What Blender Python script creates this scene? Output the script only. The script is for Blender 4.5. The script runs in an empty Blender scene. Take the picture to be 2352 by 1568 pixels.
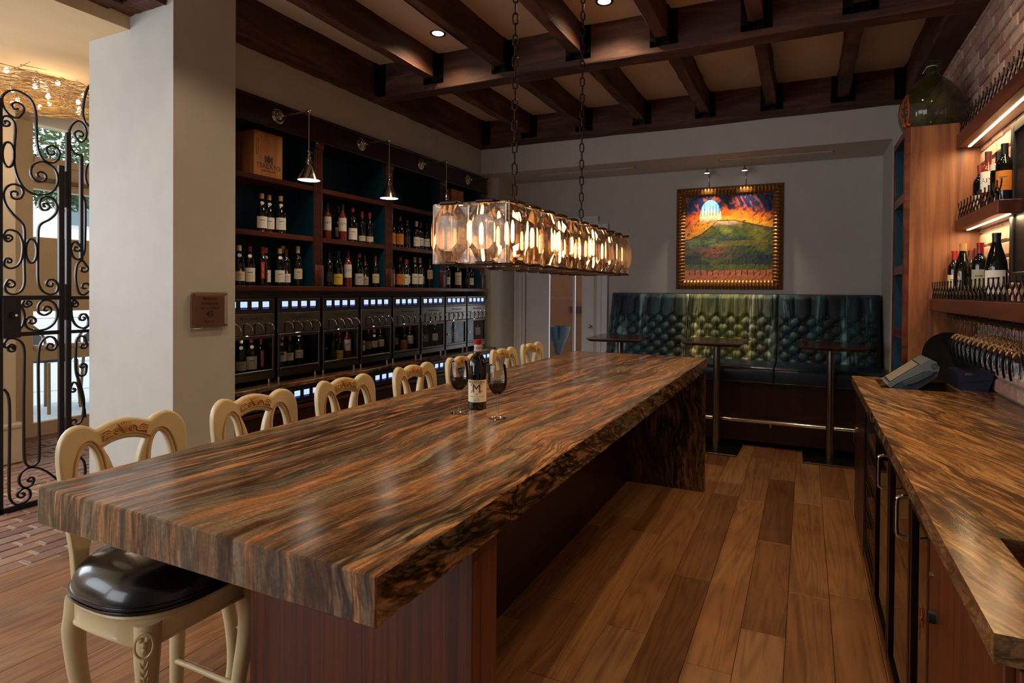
import bpy, bmesh, math, random, zlib
from mathutils import Vector, Matrix
random.seed(7)
PI = math.pi
sc = bpy.context.scene
COL = sc.collection

# ------------------------------------------------------------------ camera
def cam_axes(yaw, pitch, roll):
    f = Vector((math.sin(yaw)*math.cos(pitch), math.cos(yaw)*math.cos(pitch), math.sin(pitch)))
    r = Vector((math.cos(yaw), -math.sin(yaw), 0)); d = f.cross(r)
    return r*math.cos(roll)+d*math.sin(roll), -r*math.sin(roll)+d*math.cos(roll), f
cr, cd, cf = cam_axes(-.4230060, -.0101151, -.0076547)
cam = bpy.data.cameras.new('camera'); camo = bpy.data.objects.new('camera', cam); COL.objects.link(camo)
camo.matrix_world = Matrix(((cr.x, -cd.x, -cf.x, 0), (cr.y, -cd.y, -cf.y, 0), (cr.z, -cd.z, -cf.z, 1.54), (0, 0, 0, 1)))
cam.sensor_fit = 'HORIZONTAL'; cam.sensor_width = 36; cam.lens = 1326.143/2352*36
cam.shift_x = (1176-1253.62)/2352; cam.shift_y = (680.6-784)/2352
cam.clip_start = .02; cam.clip_end = 200
sc.camera = camo

# ------------------------------------------------------------------ view, world, daylight
vs = sc.view_settings; vs.view_transform = 'Standard'; vs.look = 'None'; vs.gamma = 1; vs.use_curve_mapping = False
vs.exposure = 0.0
w = bpy.data.worlds.new('sky'); sc.world = w; w.use_nodes = True
nt = w.node_tree; nt.nodes['Background'].inputs[0].default_value = (.80, .90, 1.0, 1); nt.nodes['Background'].inputs[1].default_value = 1.5

def area_light(name, loc, target, sx, sy, power, color):
    l = bpy.data.lights.new(name, 'AREA'); l.shape = 'RECTANGLE'; l.size = sx; l.size_y = sy; l.energy = power; l.color = color
    o = bpy.data.objects.new(name, l); COL.objects.link(o); o.location = loc
    o.rotation_euler = (Vector(target)-Vector(loc)).to_track_quat('-Z', 'Y').to_euler()
    return o
# daylight entering by the street windows behind the camera and by the hall doors on the left
area_light('window_daylight_rear', (-3.9, -3.2, 1.9), (-3.3, 3.0, 1.3), 2.4, 2.2, 78, (.82, .91, 1.0))
area_light('window_daylight_left', (-6.2, -2.2, 2.4), (-3.2, 1.2, 0), 2.2, 2.0, 70, (.80, .90, 1.0))
area_light('window_daylight_hall', (-7.05, 1.0, 1.7), (-3.2, 1.3, .2), 2.2, 2.4, 120, (.82, .91, 1.0))
su = bpy.data.lights.new('sun', 'SUN'); su.energy = 2.2; su.angle = .02; su.color = (1, .95, .88)
suo = bpy.data.objects.new('sun', su); COL.objects.link(suo); suo.rotation_euler = (math.radians(40), 0, math.radians(150))

# ------------------------------------------------------------------ object helpers
LABELS = {}
def tag(o, label=None, cat=None, group=None, kind=None):
    if label:
        o['label'] = label
        if not kind: LABELS.setdefault(label, []).append(o)
    if cat: o['category'] = cat
    if group: o['group'] = group
    if kind: o['kind'] = kind
    return o
def thing(name, label, cat, loc=(0, 0, 0), rz=0, group=None):
    o = bpy.data.objects.new(name, None); COL.objects.link(o); o.empty_display_size = .05
    o.location = loc; o.rotation_euler = (0, 0, rz)
    return tag(o, label, cat, group)
def link(name, me, parent=None, mat=None):
    if mat is not None and not me.materials: me.materials.append(mat)
    o = bpy.data.objects.new(name, me); COL.objects.link(o)
    if parent: o.parent = parent
    return o
def dup(o, parent=None):
    c = o.copy(); COL.objects.link(c); c.parent = parent
    for ch in o.children: dup(ch, c)
    return c

class MB:
    def __init__(s): s.v = []; s.f = []
    def add(s, vs, fs):
        b = len(s.v); s.v += [tuple(p) for p in vs]; s.f += [tuple(i+b for i in f) for f in fs]; return s
    def box(s, x0, x1, y0, y1, z0, z1):
        return s.add([(x0,y0,z0),(x1,y0,z0),(x1,y1,z0),(x0,y1,z0),(x0,y0,z1),(x1,y0,z1),(x1,y1,z1),(x0,y1,z1)],
                     [(0,3,2,1),(4,5,6,7),(0,1,5,4),(1,2,6,5),(2,3,7,6),(3,0,4,7)])
    def cbox(s, x0, x1, y0, y1, z0, z1, c=.003):
        c = min(c, abs(x1-x0)*.45, abs(y1-y0)*.45, abs(z1-z0)*.45)
        v = []; f = []
        X = (x0, x1); Y = (y0, y1); Z = (z0, z1)
        idx = {}
        for i in (0,1):
            for j in (0,1):
                for k in (0,1):
                    sx = c if i == 0 else -c; sy = c if j == 0 else -c; sz = c if k == 0 else -c
                    idx[i,j,k] = len(v)
                    v += [(X[i], Y[j]+sy, Z[k]+sz), (X[i]+sx, Y[j], Z[k]+sz), (X[i]+sx, Y[j]+sy, Z[k])]
        for i in (0,1): f.append([idx[i,j,k] for j,k in ((0,0),(1,0),(1,1),(0,1))])
        for j in (0,1): f.append([idx[i,j,k]+1 for i,k in ((0,0),(1,0),(1,1),(0,1))])
        for k in (0,1): f.append([idx[i,j,k]+2 for i,j in ((0,0),(1,0),(1,1),(0,1))])
        for j in (0,1):
            for k in (0,1): f.append([idx[0,j,k]+1, idx[1,j,k]+1, idx[1,j,k]+2, idx[0,j,k]+2])
        for i in (0,1):
            for k in (0,1): f.append([idx[i,0,k], idx[i,1,k], idx[i,1,k]+2, idx[i,0,k]+2])
        for i in (0,1):
            for j in (0,1): f.append([idx[i,j,0], idx[i,j,1], idx[i,j,1]+1, idx[i,j,0]+1])
        for q in idx.values(): f.append([q, q+1, q+2])
        return s.add(v, f)
    def cyl(s, a, b, r0, r1=None, n=16, cap=True):
        r1 = r0 if r1 is None else r1
        a = Vector(a); b = Vector(b); d = (b-a).normalized()
        u = d.orthogonal().normalized(); w = d.cross(u)
        v = [p+(u*math.cos(2*PI*i/n)+w*math.sin(2*PI*i/n))*r for p, r in ((a, r0), (b, r1)) for i in range(n)]
        f = [(i, (i+1) % n, n+(i+1) % n, n+i) for i in range(n)]
        if cap: f += [tuple(range(n))[::-1], tuple(range(n, 2*n))]
        return s.add(v, f)
    def lathe(s, prof, n=24, c=(0, 0, 0), a0=0, a1=2*PI):
        full = abs(a1-a0-2*PI) < 1e-6; m = n if full else n+1
        v = []; k = len(prof)
        for i in range(m):
            a = a0+(a1-a0)*i/n
            for r, z in prof: v.append((c[0]+r*math.cos(a), c[1]+r*math.sin(a), c[2]+z))
        f = []
        for i in range(n):
            j = (i+1) % m
            for q in range(k-1):
                a_, b_, c_, d_ = i*k+q, j*k+q, j*k+q+1, i*k+q+1
                if prof[q][0] < 1e-7: f.append((a_, c_, d_))
                elif prof[q+1][0] < 1e-7: f.append((a_, b_, c_))
                else: f.append((a_, b_, c_, d_))
        return s.add(v, f)
    def tube(s, pts, r, n=8, closed=False, cap=True, up=None, sec=None):
        P = [Vector(p) for p in pts]; m = len(P)
        R = r if isinstance(r, (list, tuple)) else [r]*m
        T = []
        for i in range(m):
            a = P[(i-1) % m] if (closed or i) else P[i]; b = P[(i+1) % m] if (closed or i < m-1) else P[i]
            T.append((b-a).normalized())
        N = (Vector(up)-T[0]*T[0].dot(Vector(up))).normalized() if up else T[0].orthogonal().normalized()
        v = []
        if sec is None: sec = [(math.cos(2*PI*k/n), math.sin(2*PI*k/n)) for k in range(n)]
        n = len(sec)
        for i in range(m):
            if up: N = Vector(up)
            N = N-T[i]*T[i].dot(N)
            N = N.normalized() if N.length > 1e-6 else T[i].orthogonal().normalized()
            B = T[i].cross(N)
            for a, b in sec: v.append(P[i]+(N*a+B*b)*R[i])
        f = []
        for i in range(m if closed else m-1):
            j = (i+1) % m
            for k in range(n): f.append((i*n+k, i*n+(k+1) % n, j*n+(k+1) % n, j*n+k))
        if cap and not closed: f += [tuple(range(n))[::-1], tuple(range((m-1)*n, m*n))]
        return s.add(v, f)
    def prism(s, poly, fn, t0, t1):
        n = len(poly)
        v = [fn(a, b, t0) for a, b in poly]+[fn(a, b, t1) for a, b in poly]
        f = [(i, (i+1) % n, n+(i+1) % n, n+i) for i in range(n)]+[tuple(range(n))[::-1], tuple(range(n, 2*n))]
        return s.add(v, f)
    def sphere(s, c, r, n=12, m=8, sz=1.0):
        return s.lathe([(r*math.sin(PI*i/m) if 0 < i < m else 0, -r*sz*math.cos(PI*i/m)) for i in range(m+1)], n, c)
    def mesh(s, name, smooth=None):
        me = bpy.data.meshes.new(name); me.from_pydata(s.v, [], s.f)
        bm = bmesh.new(); bm.from_mesh(me); bmesh.ops.recalc_face_normals(bm, faces=bm.faces); bm.to_mesh(me); bm.free()
        if smooth:
            me.shade_smooth(); me.set_sharp_from_angle(angle=math.radians(smooth))
        return me
    def build(s, name, mat, parent=None, smooth=None):
        return link(name, s.mesh(name, smooth), parent, mat)
def catmull(pts, k=6, closed=False):
    n = len(pts); out = []
    P = [Vector(p) for p in pts]
    for i in range(n if closed else n-1):
        g = lambda j: P[j % n] if closed else P[max(0, min(n-1, j))]
        a, b, c, d = g(i-1), g(i), g(i+1), g(i+2)
        for t in range(k):
            t /= k
            out.append(.5*((2*b)+(c-a)*t+(2*a-5*b+4*c-d)*t*t+(3*b-a-3*c+d)*t**3))
    if not closed: out.append(P[-1])
    return out
def txt(body, size, mat, parent, o, xd, yd, name='lettering', ext=.0006, align='CENTER', spacing=1.0):
    cu = bpy.data.curves.new(name, 'FONT'); cu.body = body; cu.size = size; cu.extrude = ext; cu.align_x = align; cu.space_character = spacing; cu.resolution_u = 2
    t = bpy.data.objects.new(name, cu); COL.objects.link(t)
    dg = bpy.context.evaluated_depsgraph_get(); dg.update()
    me = bpy.data.meshes.new_from_object(t.evaluated_get(dg)); bpy.data.objects.remove(t)
    x = Vector(xd).normalized(); y = Vector(yd).normalized(); z = x.cross(y)
    M = Matrix(((x.x, y.x, z.x, o[0]), (x.y, y.y, z.y, o[1]), (x.z, y.z, z.z, o[2]), (0, 0, 0, 1)))
    me.transform(M); me.materials.clear(); me.materials.append(mat)
    return link(name, me, parent)

# ------------------------------------------------------------------ materials
def S(r, g, b):
    q = lambda c: (c/255/12.92) if c/255 <= .04045 else ((c/255+.055)/1.055)**2.4
    return (q(r), q(g), q(b), 1)
class NT:
    def __init__(s, name):
        s.m = bpy.data.materials.new(name); s.m.use_nodes = True; s.t = s.m.node_tree; s.b = s.t.nodes['Principled BSDF']; s.out = s.t.nodes['Material Output']
    def n(s, typ, **kw):
        nd = s.t.nodes.new(typ)
        for k, v in kw.items():
            if k.startswith('i_'): nd.inputs[k[2:].replace('_', ' ')].default_value = v
            else: setattr(nd, k, v)
        return nd
    def l(s, a, b): s.t.links.new(a, b)
    def set(s, **kw):
        for k, v in kw.items(): s.b.inputs[k.replace('_', ' ')].default_value = v
        return s
    def coords(s, scale=(1, 1, 1), rot=(0, 0, 0), kind='Object', rnd=0):
        tc = s.n('ShaderNodeTexCoord'); mp = s.n('ShaderNodeMapping'); mp.inputs['Scale'].default_value = scale; mp.inputs['Rotation'].default_value = rot
        src = tc.outputs[kind]
        if rnd:
            oi = s.n('ShaderNodeObjectInfo'); mu = s.n('ShaderNodeVectorMath', operation='MULTIPLY_ADD')
            mu.inputs[1].default_value = (rnd, rnd*1.7, rnd*2.3); s.l(oi.outputs['Random'], mu.inputs[0]); s.l(src, mu.inputs[2]); src = mu.outputs[0]
        s.l(src, mp.inputs['Vector']); return mp.outputs[0]
    def noise(s, vec, scale=1, detail=4, dist=0, rough=.5):
        nd = s.n('ShaderNodeTexNoise'); nd.inputs['Scale'].default_value = scale; nd.inputs['Detail'].default_value = detail; nd.inputs['Distortion'].default_value = dist; nd.inputs['Roughness'].default_value = rough
        s.l(vec, nd.inputs['Vector']); return nd.outputs['Fac']
    def ramp(s, fac, stops):
        r = s.n('ShaderNodeValToRGB'); e = r.color_ramp.elements
        while len(e) < len(stops): e.new(.5)
        for i, (p, c) in enumerate(stops): e[i].position = p; e[i].color = c
        s.l(fac, r.inputs[0]); return r.outputs[0]
    def mix(s, fac, a, b, typ='MIX'):
        m = s.n('ShaderNodeMix', data_type='RGBA', blend_type=typ)
        for i, v in ((0, fac), (6, a), (7, b)):
            if isinstance(v, bpy.types.NodeSocket): s.l(v, m.inputs[i])
            else: m.inputs[i].default_value = v
        return m.outputs[2]
    def bump(s, fac, strength=.2, dist=.01):
        b = s.n('ShaderNodeBump'); b.inputs['Strength'].default_value = strength; b.inputs['Distance'].default_value = dist
        s.l(fac, b.inputs['Height']); s.l(b.outputs[0], s.b.inputs['Normal']); return s
    def col(s, c): s.l(c, s.b.inputs['Base Color']); return s
def plain(name, c, rough=.5, metal=0, coat=0, spec=None, sheen=0):
    t = NT(name).set(Base_Color=c, Roughness=rough, Metallic=metal, Coat_Weight=coat)
    if spec is not None: t.set(Specular_IOR_Level=spec)
    if sheen: t.set(Sheen_Weight=sheen)
    v = t.coords((1, 1, 1)); f = t.noise(v, 6, 3)       # faint unevenness of any real surface
    t.col(t.ramp(f, [(.3, tuple(x*.965 for x in c[:3])+(1,)), (.7, tuple(min(1, x*1.03) for x in c[:3])+(1,))]))
    return t.m
def emit(name, c, strength):
    t = NT(name); e = t.n('ShaderNodeEmission'); e.inputs[0].default_value = c; e.inputs[1].default_value = strength
    t.l(e.outputs[0], t.out.inputs[0]); return t.m
def thin_glass(name, tint=(1, 1, 1, 1), rough=.02, blend=.35, gl=(1, 1, 1, 1)):
    t = NT(name); tr = t.n('ShaderNodeBsdfTransparent'); tr.inputs[0].default_value = tint
    g = t.n('ShaderNodeBsdfGlossy'); g.inputs['Color'].default_value = gl; g.inputs['Roughness'].default_value = rough
    lw = t.n('ShaderNodeLayerWeight'); lw.inputs[0].default_value = blend
    mx = t.n('ShaderNodeMixShader'); t.l(lw.outputs['Fresnel'], mx.inputs[0]); t.l(tr.outputs[0], mx.inputs[1]); t.l(g.outputs[0], mx.inputs[2])
    t.l(mx.outputs[0], t.out.inputs[0]); return t.m
def wood(name, a, b, c, scale=(22, 1.3, 22), rough=.4, coat=0, rnd=3, axis=None, bump=.08, stripes=0):
    t = NT(name).set(Roughness=rough, Coat_Weight=coat, Coat_Roughness=.15)
    v = t.coords(scale, rnd=rnd); f = t.noise(v, 1, 6, 1.2, .6)
    f2 = t.noise(t.coords(tuple(x*.35 for x in scale), rnd=rnd), 1, 3, .6)
    r = t.ramp(f, [(.28, a), (.5, b), (.72, c)])
    r = t.mix(.45, r, t.ramp(f2, [(.3, a), (.7, c)]), 'SOFT_LIGHT')
    return t.col(r).bump(f, bump, .004).m
def stone(name, scale, rot=(0, 0, 0), bright=1.0, rough=.17, pal=None, dark=.9):
    """veined quartzite: broad colour bands, fine streaks and thin black veins, all drawn out along one direction"""
    t = NT(name).set(Roughness=rough, Specular_IOR_Level=.45)
    k = lambda r, g, b: tuple(min(1, x*bright) for x in S(r, g, b)[:3])+(1,)
    v0 = t.coords((1, 1, 1), rot)
    warp = t.n('ShaderNodeTexNoise'); warp.inputs['Scale'].default_value = 1.1; warp.inputs['Detail'].default_value = 3; t.l(v0, warp.inputs['Vector'])
    sub = t.n('ShaderNodeVectorMath', operation='MULTIPLY_ADD'); sub.inputs[1].default_value = (.26, .26, .26); t.l(warp.outputs['Color'], sub.inputs[0]); t.l(v0, sub.inputs[2])
    def mapped(m, off=0):
        mp = t.n('ShaderNodeMapping'); mp.inputs['Scale'].default_value = tuple(x*m for x in scale); mp.inputs['Location'].default_value = (off, off, off); t.l(sub.outputs[0], mp.inputs['Vector']); return mp.outputs[0]
    pal = pal or [(62, 48, 36), (116, 82, 54), (126, 108, 84), (174, 122, 78), (130, 92, 60), (106, 94, 78), (164, 126, 84)]
    st = [(.30+.40*i/(len(pal)-1), k(*c)) for i, c in enumerate(pal)]
    base = t.ramp(t.noise(mapped(.8), 1, 5, .4, .62), st)
    fine = t.noise(mapped(4.2, 5), 1, 4, .5, .68)
    base = t.mix(.7, base, t.ramp(fine, [(.28, (.36, .32, .29, 1)), (.44, (.84, .82, .80, 1)), (.60, (1.12, 1.1, 1.06, 1)), (.75, (.86, .82, .78, 1))]), 'MULTIPLY')
    msk = t.ramp(t.noise(mapped(.35, 51), 1, 3, .4, .5), [(.42, (0, 0, 0, 1)), (.60, (1, 1, 1, 1))])
    for m, off, w_ in ((1.5, 11, .022), (3.0, 23, .026), (.8, 37, .012)):
        f = t.noise(mapped(m, off), 1, 4, .7, .6)
        vein = t.ramp(f, [(.5-w_*2.4, (1, 1, 1, 1)), (.5-w_*.5, (.07, .06, .055, 1)), (.5+w_*.5, (.07, .06, .055, 1)), (.5+w_*2.4, (1, 1, 1, 1))])
        base = t.mix(dark, base, t.mix(msk, t.mix(.55, vein, (1, 1, 1, 1)), vein), 'MULTIPLY')
    sp = t.ramp(t.noise(v0, 110, 3), [(.32, (.60, .56, .52, 1)), (.6, (1.06, 1.05, 1.04, 1))])
    return t.col(t.mix(.6, base, sp, 'MULTIPLY')).m

M = {}
M['plaster'] = plain('wall_plaster', S(192, 188, 180), .7)
M['plaster_hall'] = plain('hall_plaster', S(224, 190, 140), .7)
M['ceiling'] = plain('ceiling_plaster', S(214, 190, 168), .75)
M['white_paint'] = plain('white_trim_paint', S(214, 214, 216), .4)
M['hall_paint'] = plain('hall_cream_paint', S(218, 196, 162), .4)
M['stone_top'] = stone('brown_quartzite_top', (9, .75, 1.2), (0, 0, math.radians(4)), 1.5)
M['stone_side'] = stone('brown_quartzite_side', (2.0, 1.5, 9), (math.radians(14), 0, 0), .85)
GOLD = [(96, 68, 42), (138, 98, 58), (170, 126, 74), (142, 96, 56), (190, 146, 88), (122, 90, 56), (174, 130, 78)]
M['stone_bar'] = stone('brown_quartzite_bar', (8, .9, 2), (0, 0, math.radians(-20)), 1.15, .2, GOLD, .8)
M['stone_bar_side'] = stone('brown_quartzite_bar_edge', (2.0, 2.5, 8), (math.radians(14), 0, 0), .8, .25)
M['stone_work'] = stone('brown_quartzite_worktop', (6, 1.3, 3), (0, 0, math.radians(8)), .8, .2)
M['stone_leg'] = stone('brown_quartzite_leg', (8, 1.2, 1.2), (0, math.radians(6), 0), .55, .25)
M['walnut_dark'] = wood('dark_mahogany', S(28, 11, 8), S(52, 20, 14), S(72, 32, 21), (9, 9, .8), .35, .1)
M['walnut_red'] = wood('red_walnut', S(58, 26, 16), S(94, 45, 28), S(122, 66, 40), (9, .8, 9), .35, .1)
M['walnut_stripe'] = wood('striped_walnut', S(70, 31, 15), S(106, 53, 28), S(132, 76, 43), (60, 60, .5), .4, .1, bump=.03)
M['walnut_honey'] = wood('honey_walnut', S(84, 50, 30), S(138, 90, 56), S(172, 120, 78), (13, 13, .75), .5, 0)
M['walnut_end'] = wood('dark_walnut_top', S(40, 18, 12), S(76, 36, 22), S(110, 60, 38), (1.2, 14, 8), .2, .3)
M['beam'] = wood('reclaimed_beam', S(46, 25, 17), S(92, 56, 40), S(132, 92, 72), (5, 1.2, 7), .75, 0, 5, bump=.5)
M['beam_x'] = wood('reclaimed_beam_cross', S(46, 25, 17), S(92, 56, 40), S(132, 92, 72), (1.2, 5, 7), .75, 0, 5, bump=.5)
M['crate'] = wood('pine_crate', S(150, 100, 56), S(186, 134, 82), S(204, 156, 104), (8, 8, 1.2), .6)
M['iron'] = plain('wrought_iron', S(38, 30, 28), .45, .6)
M['black'] = plain('matte_black', S(14, 13, 13), .5)
M['bracket'] = plain('black_steel', S(20, 19, 20), .4, .7)
M['nickel'] = plain('polished_nickel', S(215, 205, 192), .12, 1)
M['steel'] = NT('brushed_steel').set(Base_Color=S(150, 140, 132), Roughness=.3, Metallic=1).m
M['steel_dark'] = plain('stainless_frame', S(122, 112, 104), .28, 1)
M['bronze'] = plain('dark_bronze', S(48, 34, 28), .35, .9)
M['teal'] = plain('teal_paint', S(12, 62, 82), .45)
M['cream'] = plain('antique_cream_lacquer', S(224, 200, 152), .38, coat=.15)
M['cream_gold'] = plain('antique_gold_glaze', S(205, 152, 82), .4, coat=.1)
M['leather'] = plain('black_leather', S(12, 12, 13), .24, coat=.3)
M['leather_blue'] = plain('navy_leather', S(26, 40, 56), .3)
M['glass'] = thin_glass('clear_glass', (.97, .975, .975, 1), .02, .26)
M['pane'] = thin_glass('window_pane', (.97, .98, .98, 1), .01, .15)
M['pane_dark'] = thin_glass('tinted_door_glass', (.8, .8, .8, 1), .03, .12)
M['bottle'] = plain('dark_bottle_glass', S(11, 12, 9), .06, spec=.7)
M['bottle_rose'] = plain('rose_wine_bottle', S(120, 40, 27), .08, spec=.7)
M['wine'] = plain('red_wine', S(30, 4, 8), .05)
M['mortar'] = plain('grey_mortar', S(150, 140, 132), .9)
M['white'] = plain('white_paper', S(232, 226, 216), .6)
M['ink'] = plain('black_ink', S(22, 20, 20), .6)
M['steel_plate'] = plain('copper_tinted_steel', S(182, 146, 124), .35, .3)
M['warm_led'] = emit('warm_led_strip', (1, .76, .44, 1), 14)
M['bulb'] = emit('filament_bulb', (1, .56, .20, 1), 45)
M['bulb_white'] = emit('lamp_bulb', (1, .86, .68, 1), 7)
M['screen'] = emit('lcd_screen', (.52, .70, .95, 1), 1.15)
M['blue_led'] = emit('blue_button_led', (.10, .10, .9, 1), .9)
# ================================================================== STRUCTURE
def struct(name, mb, mat, parent=None, smooth=None):
    o = mb.build(name, mat, parent, smooth)
    if parent is None: o['kind'] = 'structure'
    return o
def brick_mat(name, cols, rough=.85):
    t = NT(name).set(Roughness=rough)
    oi = t.n('ShaderNodeObjectInfo')
    r = t.ramp(oi.outputs['Random'], [(i/(len(cols)-1), c) for i, c in enumerate(cols)])
    v = t.coords((1, 1, 1), rnd=9); f = t.noise(v, 28, 5, .3, .7)
    r = t.mix(.55, r, t.ramp(f, [(.3, (.45, .42, .4, 1)), (.6, (1, 1, 1, 1))]), 'MULTIPLY')
    return t.col(r).bump(f, .5, .006).m
M['brick'] = brick_mat('tumbled_brick', [S(190, 146, 128), S(206, 170, 150), S(178, 130, 114), S(214, 182, 158), S(164, 124, 114), S(198, 156, 134)])
M['paver'] = brick_mat('floor_brick', [S(146, 104, 84), S(128, 94, 82), S(164, 122, 98), S(120, 84, 70), S(150, 120, 104)], .5)
def plank_mat(name, cols, rough):
    t = NT(name).set(Roughness=rough)
    oi = t.n('ShaderNodeObjectInfo')
    r = t.ramp(oi.outputs['Random'], [(i/(len(cols)-1), c) for i, c in enumerate(cols)])
    v = t.coords((24, 1.7, 24), rnd=11); w_ = t.noise(v, 1, 5, 2.2, .6)
    v2 = t.coords((5.0, .36, 4), rnd=17); f0 = t.noise(v2, 1, 2, 1.0)
    mu = t.n('ShaderNodeMath', operation='MULTIPLY'); mu.inputs[1].default_value = 70; t.l(f0, mu.inputs[0])
    sn = t.n('ShaderNodeMath', operation='SINE'); t.l(mu.outputs[0], sn.inputs[0])
    ad = t.n('ShaderNodeMath', operation='MULTIPLY_ADD'); ad.inputs[1].default_value = .15; t.l(sn.outputs[0], ad.inputs[0]); t.l(w_, ad.inputs[2])
    g = t.ramp(ad.outputs[0], [(.22, (.50, .46, .42, 1)), (.5, (.92, .90, .88, 1)), (.75, (1.12, 1.1, 1.05, 1))])
    r = t.mix(.8, r, g, 'MULTIPLY')
    kn = t.noise(t.coords((2.4, 2.4, 2.4), rnd=23), 1, 2); r = t.mix(.32, r, t.ramp(kn, [(.34, (.45, .36, .30, 1)), (.48, (1, 1, 1, 1))]), 'MULTIPLY')
    return t.col(r).bump(ad.outputs[0], .12, .003).m
M['plank'] = plank_mat('oak_floor', [S(138, 92, 56), S(156, 108, 68), S(114, 74, 44), S(164, 120, 82), S(130, 94, 64)], .36)

# ---- floor: oak planks in the bar, brick pavers in the doorway and the hall
floor = struct('floor', MB().box(-3.92, 1.05, -3.4, 7.1, -.12, -.016), M['black'])
x = -.065-.19*21; k = 0
while x < 1.0:
    x0, x1 = max(x, -3.915), min(x+.19, 1.0)
    if x1-x0 > .03:
        y = -3.3-random.random()*1.2
        while y < 7.05:
            L = random.uniform(1.0, 2.1); y0, y1 = max(y, -3.3), min(y+L, 7.05)
            if y1-y0 > .05 and y1 > -.6:
                mb = MB().cbox(x0+.0009-(x0+x1)/2, x1-.0009-(x0+x1)/2, -(y1-y0)/2+.0009, (y1-y0)/2-.0009, -.016, 0, .0014)
                o = mb.build('plank', M['plank'], floor); o.location = ((x0+x1)/2, (y0+y1)/2, 0)
            y += L
    x += .19
pfloor = struct('floor_hall', MB().box(-7.3, -3.922, -3.4, 7.1, -.12, -.009), plain('sand_joint', S(176, 150, 122), .9))
pm = [MB().cbox(-.049, .049, -.0985, .0985, -.02, 0-.002*i, .004+.001*i).mesh('brick') for i in range(3)]
for m_ in pm: m_.materials.append(M['paver'])
stuff = MB(); row = 0; x = -3.975
while x > -7.25:
    y = 1.0-(row % 2)*.106-.02*(row % 3)
    while y < 5.2:
        lo, hi = .36*abs(x)-.25, .56*abs(x)+.25
        if lo < y < hi:
            o = link('brick', random.choice(pm), pfloor); o.location = (x+random.uniform(-.002, .002), y, random.uniform(-.0015, .0015)); o.rotation_euler = (0, 0, random.uniform(-.01, .01))
        else: stuff.box(x-.048, x+.048, y-.098, y+.098, -.02, -.001)
        y += .212
    x -= .110; row += 1
o = stuff.build('brick_paving', M['paver'], pfloor); o['kind'] = 'stuff'

# ---- ceilings
struct('ceiling', MB().box(-4.05, 1.05, -3.4, 7.1, 3.6, 3.72), M['ceiling'])
struct('ceiling_hall', MB().box(-7.4, -4.04, -3.4, 7.1, 3.22, 3.72), plain('hall_ceiling_paint', S(226, 196, 150), .7))

# ---- walls
struct('wall_left', MB().box(-4.25, -3.75, 2.76, 7.1, 2.96, 3.6).box(-4.25, -4.17, 2.76, 7.1, 0, 2.96).box(-4.25, -3.75, 6.50, 6.57, 0, 2.96).box(-4.25, -3.636, 6.57, 7.1, 0, 2.995), M['plaster'])
struct('wall_pier', MB().box(-4.49, -3.60, 2.33, 2.76, 0, 3.6), M['plaster'])
struct('wall_back', MB().box(-3.636, -3.49, 7.05, 7.15, 0, 2.995).box(-2.50, 1.05, 7.05, 7.15, 0, 2.995).box(-3.49, -2.50, 7.05, 7.15, 2.40, 2.995), M['plaster'])
struct('wall_back_header', MB().box(-3.75, 1.0, 6.31, 7.15, 2.995, 3.6).box(.73, 1.0, 6.31, 7.15, 0, 2.995), M['plaster'])
struct('wall_rear', MB().box(-7.4, 1.1, -3.5, -3.4, 0, 3.7), M['plaster'])
struct('wall_hall_return', MB().box(-7.4, -3.60, -3.4, -3.35, 0, 3.6).box(-4.25, -4.17, 7.0, 7.1, 0, 3.6).box(-7.35, -4.25, 5.1, 5.2, 0, 3.3), M['plaster_hall'])

# ---- brick wall on the right: bricks are parts, the part behind the fittings is joined
wr = struct('wall_right', MB().box(1.0, 1.15, -3.4, 7.1, 0, 3.6), M['mortar'])
bms = []
for i in range(4):
    rr = random.Random(i); mb = MB().cbox(-.012, .02, -.1, .1, -.0365, .0365, .007)
    mb.v = [(a, b+rr.uniform(-.004, .004), c+rr.uniform(-.003, .003)) for a, b, c in mb.v]
    me = mb.mesh('brick'); me.materials.append(M['brick']); bms.append(me)
cand = []; row = 0; z = .98+.0425
while z < 3.6:
    y = 1.0+(row % 2)*.106
    while y < 6.3:
        vis = (z > 2.42 and y > 2.45) or (1.5 < z <= 2.42 and 3.6 < y < 4.42) or (z < 1.45 and 2.75 < y < 4.42)
        if vis and y > 4.42 and z < 2.60: vis = False
        cand.append((0 if vis else 1, -abs(z-2.9) if vis else 0, y, z))
        y += .212
    z += .085; row += 1
cand.sort(key=lambda c: (c[0], c[2])); stuff = MB()
for i, (v_, _, y, z) in enumerate(cand):
    if v_ == 0 and i < 300:
        o = link('brick', random.choice(bms), wr); o.location = (1.0+random.uniform(-.003, .003), y, z)
    else: stuff.box(.989, 1.01, y-.099, y+.099, z-.036, z+.036)
o = stuff.build('brickwork', M['brick'], wr); o['kind'] = 'stuff'

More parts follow.
